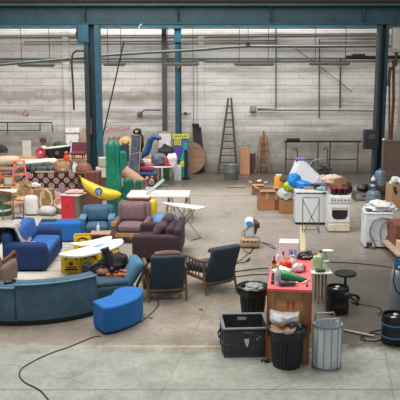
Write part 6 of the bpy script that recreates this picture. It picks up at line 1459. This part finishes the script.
# washing machine seen from the back
q = G(379, 249); hw = hz(247.5, 213); t = thing('washing_machine', 'white washing machine showing its back with grey hoses, by the side wall', 'washing machine', (q.x, q.y + .3, 0), -4); ww = .61
MB().box((0, 0, hw / 2 + .02), (ww, .56, hw - .04)).build('body', mat('#dcdee2', .4, 0, .05, 3, .03), t, .012); MB().box((0, -.283, hw * .55), (ww - .1, .012, hw * .62)).build('rear_panel', mat('#d2d5da', .45), t, .004); MB().box((0, 0, hw + .006), (ww + .01, .58, .03)).build('worktop', WHITE, t, .008)
for sx in (-1, 1):
    for sy in (-1, 1): MB().cyl((sx * .25, sy * .22, 0), (sx * .25, sy * .22, .03), .025).build('foot', BLACK, t)
MB().tube([(.24, -.29, hw * .86), (.05, -.33, hw * .9), (-.12, -.34, hw * .82), (-.2, -.34, hw * .6), (-.19, -.34, hw * .4), (-.1, -.34, hw * .2), (-.06, -.33, .06), (-.12, -.34, .03), (-.2, -.34, .03)], .015, 8).build('drain_hose', mat('#66696d', .5), t)
MB().tube([(.24, -.29, hw * .8), (.1, -.33, hw * .78), (.02, -.34, hw * .6), (.03, -.34, hw * .36), (.1, -.33, hw * .22), (.22, -.3, hw * .2)], .012, 8).build('inlet_hose', mat('#77797c', .5), t)
MB().tube([(.26, -.29, hw * .7), (.18, -.33, hw * .72), (.2, -.33, hw * .4), (.15, -.3, hw * .26)], .01, 6).build('power_cord', BLACK, t); MB().box((-.2, -.285, .1), (.12, .012, .09)).build('drain_cap', mat('#3a3c40', .5), t)
wt = Vector((q.x, q.y + .3, hw + .023))
lump('white_laundry', 'heap of crumpled white laundry on the washing machine', 'laundry', wt + Vector((.05, .02, 0)), (.62, .46, .24), mat('#cfcecd', .85, 0, .08, 8, .6), 81, .35)
lump('white_cloth', 'bunched white cloth hanging at the outer end of the washing machine top', 'cloth', wt + Vector((.28, -.02, .0)), (.3, .4, .16), mat('#c4c3c2', .85, 0, .08, 8, .6), 83, .3)
lump('dark_plug', 'dark small fitting at the corner of the washing machine top', 'fitting', wt + Vector((-.23, -.12, 0)), (.1, .1, .08), mat('#55534f', .6), 85, .2)

# ------------------------------------------------------------------ floor cleaner and cables
q = G(250.5, 249); t = thing('floor_cleaner', 'floor cleaning machine with white tank on a beige base standing alone', 'cleaning machine', (q.x, q.y + .18, 0), -6)
BG = mat('#a9906f', .6, 0, .15, 6, .2, dirt='#7d6648')
MB().rbox((0, 0, .12), (.44, .32, .2), .04, 5, (0, .01, .01)).build('base', BG, t); m = MB()
for k in range(4): m.box((-.13 + .085 * k, -.163, .16), (.055, .012, .03))
m.build('vent_slot', BLACK, t)
tk = MB(); tk.rbox((-.02, .02, .43), (.24, .18, .46), .08, 5, (.0, .02, .03), warp=lambda p: (p.x * (1 - .28 * max(0, p.z)), p.y, p.z), rot=(0, 0, 0)).build('tank', mat('#d7d5dc', .35, 0, .05, 5, .05), t)
MB().lathe([(0, 0), (.075, 0), (.07, .012), (0, .016)], 20, T=Matrix.Translation((-.02, -.105, .56)) @ UP, sy=.8).build('blue_label', mat('#2f93d0', .45), t)
MB().tube([(.1, .03, .3), (.13, .02, .5), (.1, .0, .62), (.16, -.02, .55), (.19, 0, .45)], [.035, .05, .045, .05, .03], 8).build('brush_head', mat('#5b3a2f', .7), t)
MB().tube([(-.13, -.06, .26), (-.13, -.1, .4), (-.02, -.11, .5), (.1, -.08, .54)], .012, 6).build('hose', mat('#4d5a45', .6), t); MB().tube([(-.18, .08, .22), (-.2, .1, .34), (-.16, .1, .36)], .012, 6).build('handle', BG, t)
def cable(label, pix, r=.008, ma=BLACK, name='cable'):
    pts = [G(u, v) for u, v in pix]; out = []
    for i in range(len(pts) - 1):
        p0, p1, p2, p3 = pts[max(0, i - 1)], pts[i], pts[i + 1], pts[min(len(pts) - 1, i + 2)]
        for k in range(6):
            s_ = k / 6; out.append(.5 * ((2 * p1) + (p2 - p0) * s_ + (2 * p0 - 5 * p1 + 4 * p2 - p3) * s_ ** 2 + (3 * p1 - p0 - 3 * p2 + p3) * s_ ** 3))
    out.append(pts[-1]); o = out[0].copy()
    tag(MB(Matrix.Translation(Vector((0, 0, r)) - o)).tube(out, r, 6).build(name, ma), label, 'cable', (o.x, o.y, 0))
cable('thin dark cable snaking over the pale paint in front of the curved sofa', ((52, 405), (40, 391), (25, 383), (19.5, 376), (22, 369), (33, 362), (50, 354), (70, 347), (92, 338), (101, 336.5)))
cable('thin dark cable running from the blue pouf towards the easy chairs', ((140, 323), (150, 315), (158, 306), (158, 300)))
cable('dark cable looping from the floor cleaner back to the sideways easy chair', ((243, 250), (250, 254), (252, 250), (256, 247), (247, 255), (238, 262), (228, 267), (224, 270)))
cable('short cable curling beside the floor cleaner toward the white box', ((259, 241), (264, 244), (270, 244.5), (275, 249), (270, 247), (263, 242)))
cable('straight black cable from the easy chair to the counter, farther one', ((226, 274), (240, 271.5), (255, 269.5), (268, 268.5)), .011)
cable('straight black cable from the easy chair to the counter, nearer one', ((226, 276), (236, 277), (252, 275.2), (268, 274.6)), .011)
cable('short cable on the floor near the plug in front of the easy chair', ((233, 264), (247, 262), (250, 258), (246, 262)), .01)
cable('black cable trailing from the stool base across the dark floor', ((352, 303), (363, 305), (374, 306.5), (381, 310), (379, 315)), .01)
cable('tangled black cable looping beside the blue banded keg', ((384, 330), (373, 332), (364, 337), (366, 341), (376, 341.5), (386, 338), (380, 335), (368, 334), (360, 339), (366, 342)), .009)
cable('black cable curving out past the blue banded keg', ((384, 338), (389, 344), (395, 348), (404, 351)), .01)
A, B = G(344, 331.5), G(374, 337.5); o = MB().tube([(0, 0, .02), (B.x - A.x, B.y - A.y, .02)], .02, 8).build('metal_rod', mat('#9a978f', .4, .3)); tag(o, 'straight pale metal rod on the floor beside the metal container', 'rod', A)
cable('long dark cable across the floor behind the swivel stool', ((330, 262.5), (352, 263.5), (375, 265.5), (392, 268)), .013)

# ------------------------------------------------------------------ more small clutter of the stalls
lump('white_paper_bag', 'white paper bag standing at the back of the freezer beside the wrapped machine', 'bag', ft + Vector((.22, .26, 0)), (.26, .2, .34), WHITE_D, 101, .2)
t = thing('speaker_box', 'dark brown box on the freezer between the tray and the grey clothes', 'box', ft + Vector((.12, .0, 0)), 8); MB().box((0, 0, .07), (.22, .2, .14)).build('body', mat('#4a3a30', .6), t, .006); MB().box((0, -.103, .07), (.16, .008, .09)).build('panel', BLACK, t)
lump('red_cloth', 'small red cloth among the clutter at the cooker side of the freezer', 'cloth', ft + Vector((.46, .1, .0)), (.2, .18, .32), mat('#9a3a40', .85, 0, .3, 9, .5), 103, .3)
lump('teal_cloth', 'pale turquoise cloth hanging over the front lip of the freezer', 'cloth', ft + Vector((.22, -.2, 0)), (.28, .2, .1), mat('#8fb2b8', .85, 0, .3, 9, .5), 104, .3)
# left stall, on the open crate and floor
q = G(14, 209); t = thing('wooden_stool', 'low wooden stool between the green barrel and the salmon ladder', 'stool', (q.x, q.y + .3, 0), 14); MB().box((0, 0, .44), (.36, .3, .04)).build('seat', wood('#b08a5e'), t, .006)
for sx in (-1, 1):
    for sy in (-1, 1): MB().cyl((sx * .15, sy * .12, 0), (sx * .13, sy * .1, .43), .016, n=8).build('leg', wood('#b08a5e'), t)
m = MB(); m.rbox((0, 0, .06), (.3, .22, .12), .03, 4); tag(m.build('tan_parcel', mat('#b8946c', .8)), 'tan parcel resting on the low wooden stool by the salmon ladder', 'parcel', (q.x, q.y + .3, .462), 20)
q = G(36, 206); lump('white_cloth_roll', 'white bundled cloth on the smaller cardboard box by the white case', 'cloth', (G(29, 208).x + .1, G(29, 208).y + .3, hz(206, 188) + .012), (.38, .3, .16), WHITE_D, 111, .3)
t = thing('tin', 'red and white tin near the front of the rug table', 'tin', onr(58, 174.6), 0); MB().lathe([(0, 0), (.05, 0), (.05, .12), (0, .12)], 16).build('body', mat('#b8443a', .4), t); MB().lathe([(0, .12), (.053, .12), (.053, .14), (0, .14)], 16).build('lid', WHITE, t)
t = thing('glass_vase', 'small pale blue vase near the lampshade at the end of the rug table', 'vase', onr(79.5, 174.6)); MB().lathe([(0, 0), (.04, 0), (.06, .06), (.03, .14), (.04, .18), (.03, .18), (0, .12)], 16).build('body', mat('#9fb3c4', .2), t); MB().lathe([(.03, .13), (.036, .13), (.036, .145), (.03, .145)], 14).build('neck_ring', WHITE, t)
for k, (u, v, c, lab) in enumerate(((66.5, 174.8, '#d8d4cc', 'short white mug in front of the tan canvas bag'), (69.5, 175, '#35486a', 'short navy mug beside the white mug on the rug table'), (75, 175, '#c27a4a', 'short orange brown mug before the white canister'))):
    t = thing('mug', lab, 'mug', onr(u, v), 20 * k, 'mugs along the front of the rug table'); MB().lathe([(0, 0), (.045, 0), (.048, .1), (.04, .1), (.038, .02), (0, .02)], 16).build('body', mat(c, .4), t); MB().tube([(.045, 0, .08), (.075, 0, .07), (.075, 0, .035), (.045, 0, .025)], .009, 6).build('handle', mat(c, .4), t)
# books and boxes by the carpet roll
for k, (c, lab) in enumerate((('#8a2f3c', 'red book lowest in the small pile on the long white table'), ('#d9d2c2', 'cream book in the middle of the pile on the long white table'), ('#2f4a6a', 'navy book topmost in the pile on the long white table'))):
    p = G(150, 190.5, ht); t = thing('book', lab, 'book', (p.x, p.y, ht + .001 + .036 * k), 10 - 14 * k, 'books on the long white table'); MB().box((0, 0, .017), (.2, .15, .03)).build('pages', WHITE_D, t); m = MB(); m.box((0, 0, .0335), (.205, .155, .004)); m.box((0, 0, .002), (.205, .155, .004)); m.box((-.102, 0, .0175), (.004, .155, .034)); m.build('cover', mat(c, .6), t)
# litter on the floor
for k, (u, v, c, lab) in enumerate(((151, 318, '#8a8378', 'small grey pebble of rubble on the floor right of the blue pouf'), (222, 232, '#d6d2c8', 'tiny white scrap of paper on the floor before the sideways easy chair'), (262, 222, '#cfcac0', 'tiny pale scrap on the floor past the floor cleaner'), (201, 310, '#6b655c', 'small dark rubble piece on the bare floor in front of the easy chairs'))):
    lump('litter_scrap', lab, 'scrap', G(u, v), (.07, .06, .03), mat(c, .8), 130 + k, .3)
# ------------------------------------------------------------------ light: overcast sky and unseen area lamps overhead acting as rooflights
wd = bpy.data.worlds.new('sky'); SC.world = wd; wd.use_nodes = True
bg = wd.node_tree.nodes['Background']; bg.inputs[0].default_value = (.96, .98, 1, 1); bg.inputs[1].default_value = .36
def overhead_light(name, x, y, z, sx, sy, power, rx=0, ry=0):
    l = bpy.data.lights.new(name, 'AREA'); l.shape = 'RECTANGLE'; l.size = sx; l.size_y = sy; l.energy = power; l.color = (1, .985, .96)
    o = bpy.data.objects.new(name, l); COL.objects.link(o); o.location = (x, y, z); o.rotation_euler = (R(rx), R(ry), 0)
overhead_light('overhead_light', -3.2, 14, 9.5, 4, 12, 1250, 14, -6)
overhead_light('overhead_light', 2.5, 12.5, 9.5, 3, 11, 520, 16, 0)
overhead_light('overhead_light', -1.2, 25.4, 8.3, 14, 2.4, 1080, 16, 0)  # added lamp, tilted to brighten the back wall
vs = SC.view_settings; SC.display_settings.display_device = 'sRGB'
vs.view_transform = 'Standard'; vs.look = 'None'; vs.gamma = 1; vs.exposure = .16; vs.use_curve_mapping = False
SC.cycles.max_bounces = 6; SC.cycles.diffuse_bounces = 3; SC.cycles.use_denoising = True; SC.cycles.caustics_reflective = False; SC.cycles.caustics_refractive = False
